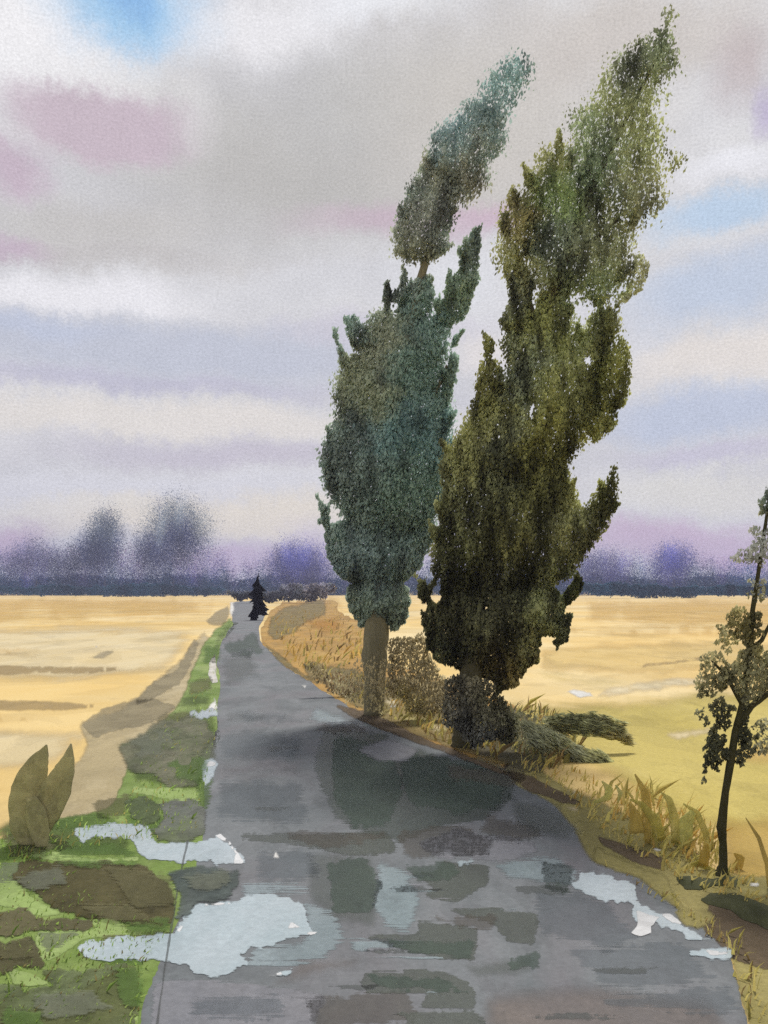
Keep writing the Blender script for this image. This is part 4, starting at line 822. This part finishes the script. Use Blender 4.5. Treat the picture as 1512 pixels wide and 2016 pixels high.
# ---- far woodland along the horizon
YF = 450.
def far_poly_band(x0, x1, top, seed):
    rs = np.random.RandomState(seed); xs = np.arange(x0, x1, 22)
    t = [(x, top(x) + rs.uniform(-5, 5)) for x in xs]
    return t + [(x1, 1171), (x0, 1171)]
def top_left(x): return 1098 + 12 * math.sin(x * .021) + 8 * math.sin(x * .057 + 1)
def top_right(x): return 1110 + 8 * math.sin(x * .017 + 2) + 5 * math.sin(x * .05)
X0, X1 = -300, 1850
low = [(x, 1136 + 5 * math.sin(x * .03)) for x in range(X0, X1, 40)] + [(X1, 1172), (X0, 1172)]
lobes_low = [(low, .75, 4, .01)]
def band(x0, x1, top, seed): return far_poly_band(x0, x1, top, seed)
lobes_top = [(band(X0, 470, lambda x: top_left(x) - 26, 3), 1.0, 1, .02), (band(470, 900, lambda x: 1084 + 6 * math.sin(x * .04), 4), .8, 1, .02), (band(880, X1, lambda x: top_right(x) - 22, 5), .9, 1, .02)]
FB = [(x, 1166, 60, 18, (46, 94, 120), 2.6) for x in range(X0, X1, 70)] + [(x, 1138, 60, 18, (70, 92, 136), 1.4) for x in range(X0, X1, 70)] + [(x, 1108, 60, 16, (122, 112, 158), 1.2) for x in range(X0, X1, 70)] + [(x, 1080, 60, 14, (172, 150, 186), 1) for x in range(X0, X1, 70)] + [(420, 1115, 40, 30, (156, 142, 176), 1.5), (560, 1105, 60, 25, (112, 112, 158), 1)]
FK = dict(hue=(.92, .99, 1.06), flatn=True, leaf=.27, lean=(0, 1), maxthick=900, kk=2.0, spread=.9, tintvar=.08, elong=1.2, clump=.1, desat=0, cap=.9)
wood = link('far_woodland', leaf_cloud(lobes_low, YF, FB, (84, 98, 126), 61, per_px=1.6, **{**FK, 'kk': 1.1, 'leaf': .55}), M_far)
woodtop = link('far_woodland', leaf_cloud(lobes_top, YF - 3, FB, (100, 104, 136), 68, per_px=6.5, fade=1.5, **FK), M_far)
tag(woodtop, 'violet twiggy tops of the woodland fading into pink sky', 'woodland', None, 'stuff')
tag(wood, 'blue violet band of woodland along the whole horizon', 'woodland', None, 'stuff')
def far_tree(base_px, label, lobes, blobs, base, seed):
    bx = base_px; org = (*P(bx, HY, YF - 6)[:2], 0)
    t = empty('distant_tree', org, label, 'tree', 'distant trees standing above the woodland')
    tube('trunk', stroke([(bx, 1171, 5), (bx + 1, 1155, 4), (bx + 2, 1140, 2)], YF - 6), bark('far_bark', (84, 92, 118)), t, org)
    link('crown', leaf_cloud(lobes, YF - 6, blobs, base, seed, origin=org, per_px=9., **{**FK, 'maxthick': 8, 'clump': .2}), M_far, t)
far_tree(205, 'slender blue-grey tree rising as a spire above the woodland',
         [([(195, 1012), (222, 1005), (238, 1040), (236, 1110), (180, 1120), (160, 1090), (178, 1050)], 1., 30, 1), ([(150, 1070), (178, 1050), (190, 1120), (130, 1130), (110, 1100)], .6, 30, 1)],
         [(210, 1030, 40, 30, (112, 124, 136), 1), (205, 1090, 40, 40, (78, 88, 118), 1.3)], (90, 98, 124), 62)
far_tree(340, 'broadest and tallest blue tree with a fanned top above the woodland',
         [([(300, 1010), (330, 985), (365, 990), (400, 1020), (410, 1060), (385, 1110), (310, 1120), (290, 1060)], .8, 40, 1), ([(265, 1060), (300, 1050), (330, 1110), (270, 1125), (255, 1095)], .6, 26, 1)],
         [(345, 1020, 70, 30, (126, 134, 140), 1), (345, 1075, 40, 30, (70, 80, 118), 1.5), (290, 1095, 30, 30, (84, 92, 124), 1)], (100, 106, 128), 63)
far_tree(575, 'low violet tree beside the slimmer poplar crown on the skyline',
         [([(535, 1085), (575, 1072), (625, 1082), (645, 1110), (640, 1150), (540, 1150), (528, 1115)], .8, 28, 1)],
         [(560, 1110, 50, 30, (98, 100, 150), 1.3), (620, 1120, 40, 30, (120, 116, 156), 1)], (108, 108, 150), 64)
far_tree(1325, 'low violet tree on the skyline between taller poplar and sapling',
         [([(1290, 1085), (1320, 1072), (1355, 1078), (1362, 1110), (1350, 1140), (1290, 1140)], .8, 26, 1)],
         [(1330, 1100, 40, 30, (104, 104, 152), 1.3)], (112, 110, 150), 65)
far_tree(1180, 'faint violet tree just clear of the taller poplar crown',
         [([(1130, 1100), (1175, 1085), (1230, 1098), (1240, 1140), (1120, 1145)], .6, 30, 1)],
         [(1180, 1120, 60, 30, (112, 110, 150), 1.3)], (118, 116, 152), 66)
far_tree(70, 'broad low blue-grey tree at far left end of woodland',
         [([(20, 1085), (60, 1072), (110, 1085), (130, 1130), (0, 1135)], .6, 30, 1)],
         [(70, 1100, 60, 30, (112, 112, 140), 1.3)], (112, 112, 140), 67)

for base_py, nm, lb, poly, sd_ in ((1178, 'hedge', 'long low slate hedge under the sky between taller poplar and picture edge', [(1120, 1150), (1165, 1166), (1235, 1171), (1250, 1180), (1330, 1180), (1400, 1174), (1520, 1179), (1900, 1178), (1900, 1152)], 72),
                           (1175, 'hedge', 'long wavering slate hedge along the far edge of the pale field', [(-400, 1150), (-400, 1172), (0, 1166), (90, 1174), (190, 1168), (300, 1177), (430, 1173), (450, 1154)], 73)):
    Yh = ground_y(base_py); bx = (poly[0][0] + poly[-2][0]) / 2; org = (*P(bx, HY, Yh)[:2], 0)
    hd = empty(nm, org, lb, 'hedge')
    link('foliage', leaf_cloud([(poly, .9, 2, .02)], Yh, [], (52, 88, 108), sd_, origin=org, per_px=2.2, **{**FK, 'leaf': .32, 'kk': 1.5, 'clump': .2}), M_far, hd)
# ---- dark hedge across the road end
bx, by = 560, 1188; Yh = ground_y(by); org = G(bx, by)
hd = empty('hedge', org, 'low dark grey hedge crossing behind the black conifer', 'hedge')
link('foliage', leaf_cloud([([(444, 1163), (520, 1166), (550, 1160), (640, 1162), (645, 1176), (600, 1180), (530, 1184), (470, 1182), (455, 1174)], 1.2, 2, .6), ([(545, 1152), (590, 1146), (655, 1150), (664, 1160), (640, 1172), (560, 1176)], .8, 3, .6)], Yh,
     [(500, 1174, 60, 20, (72, 78, 84), 1), (600, 1155, 60, 14, (100, 98, 112), 1), (630, 1165, 40, 14, (112, 104, 94), 1)], (80, 84, 88), 71, origin=org, leaf=.35, lean=(.3, 1), per_px=.6, maxthick=2, spread=.7), M_leaf, hd)

# ---- the air: pale violet haze
hm = bpy.data.materials.new('haze'); hm.use_nodes = True; t = NT(hm.node_tree); t.n.clear()
vol = t.new('ShaderNodeVolumePrincipled'); vol.inputs['Color'].default_value = (.66, .68, .95, 1); vol.inputs['Density'].default_value = .00048
o = t.new('ShaderNodeOutputMaterial'); t.l.new(vol.outputs[0], o.inputs['Volume'])
bm = bmesh.new(); bmesh.ops.create_cube(bm, size=1.0)
for v in bm.verts: v.co = Vector((v.co.x * 3100, 750 + v.co.y * 1700, -1 if v.co.z < 0 else 60))
me = bpy.data.meshes.new('haze'); bm.to_mesh(me); bm.free()
tag(link('haze', me, hm), 'pale violet haze lying over the fields', 'haze', None, 'stuff')
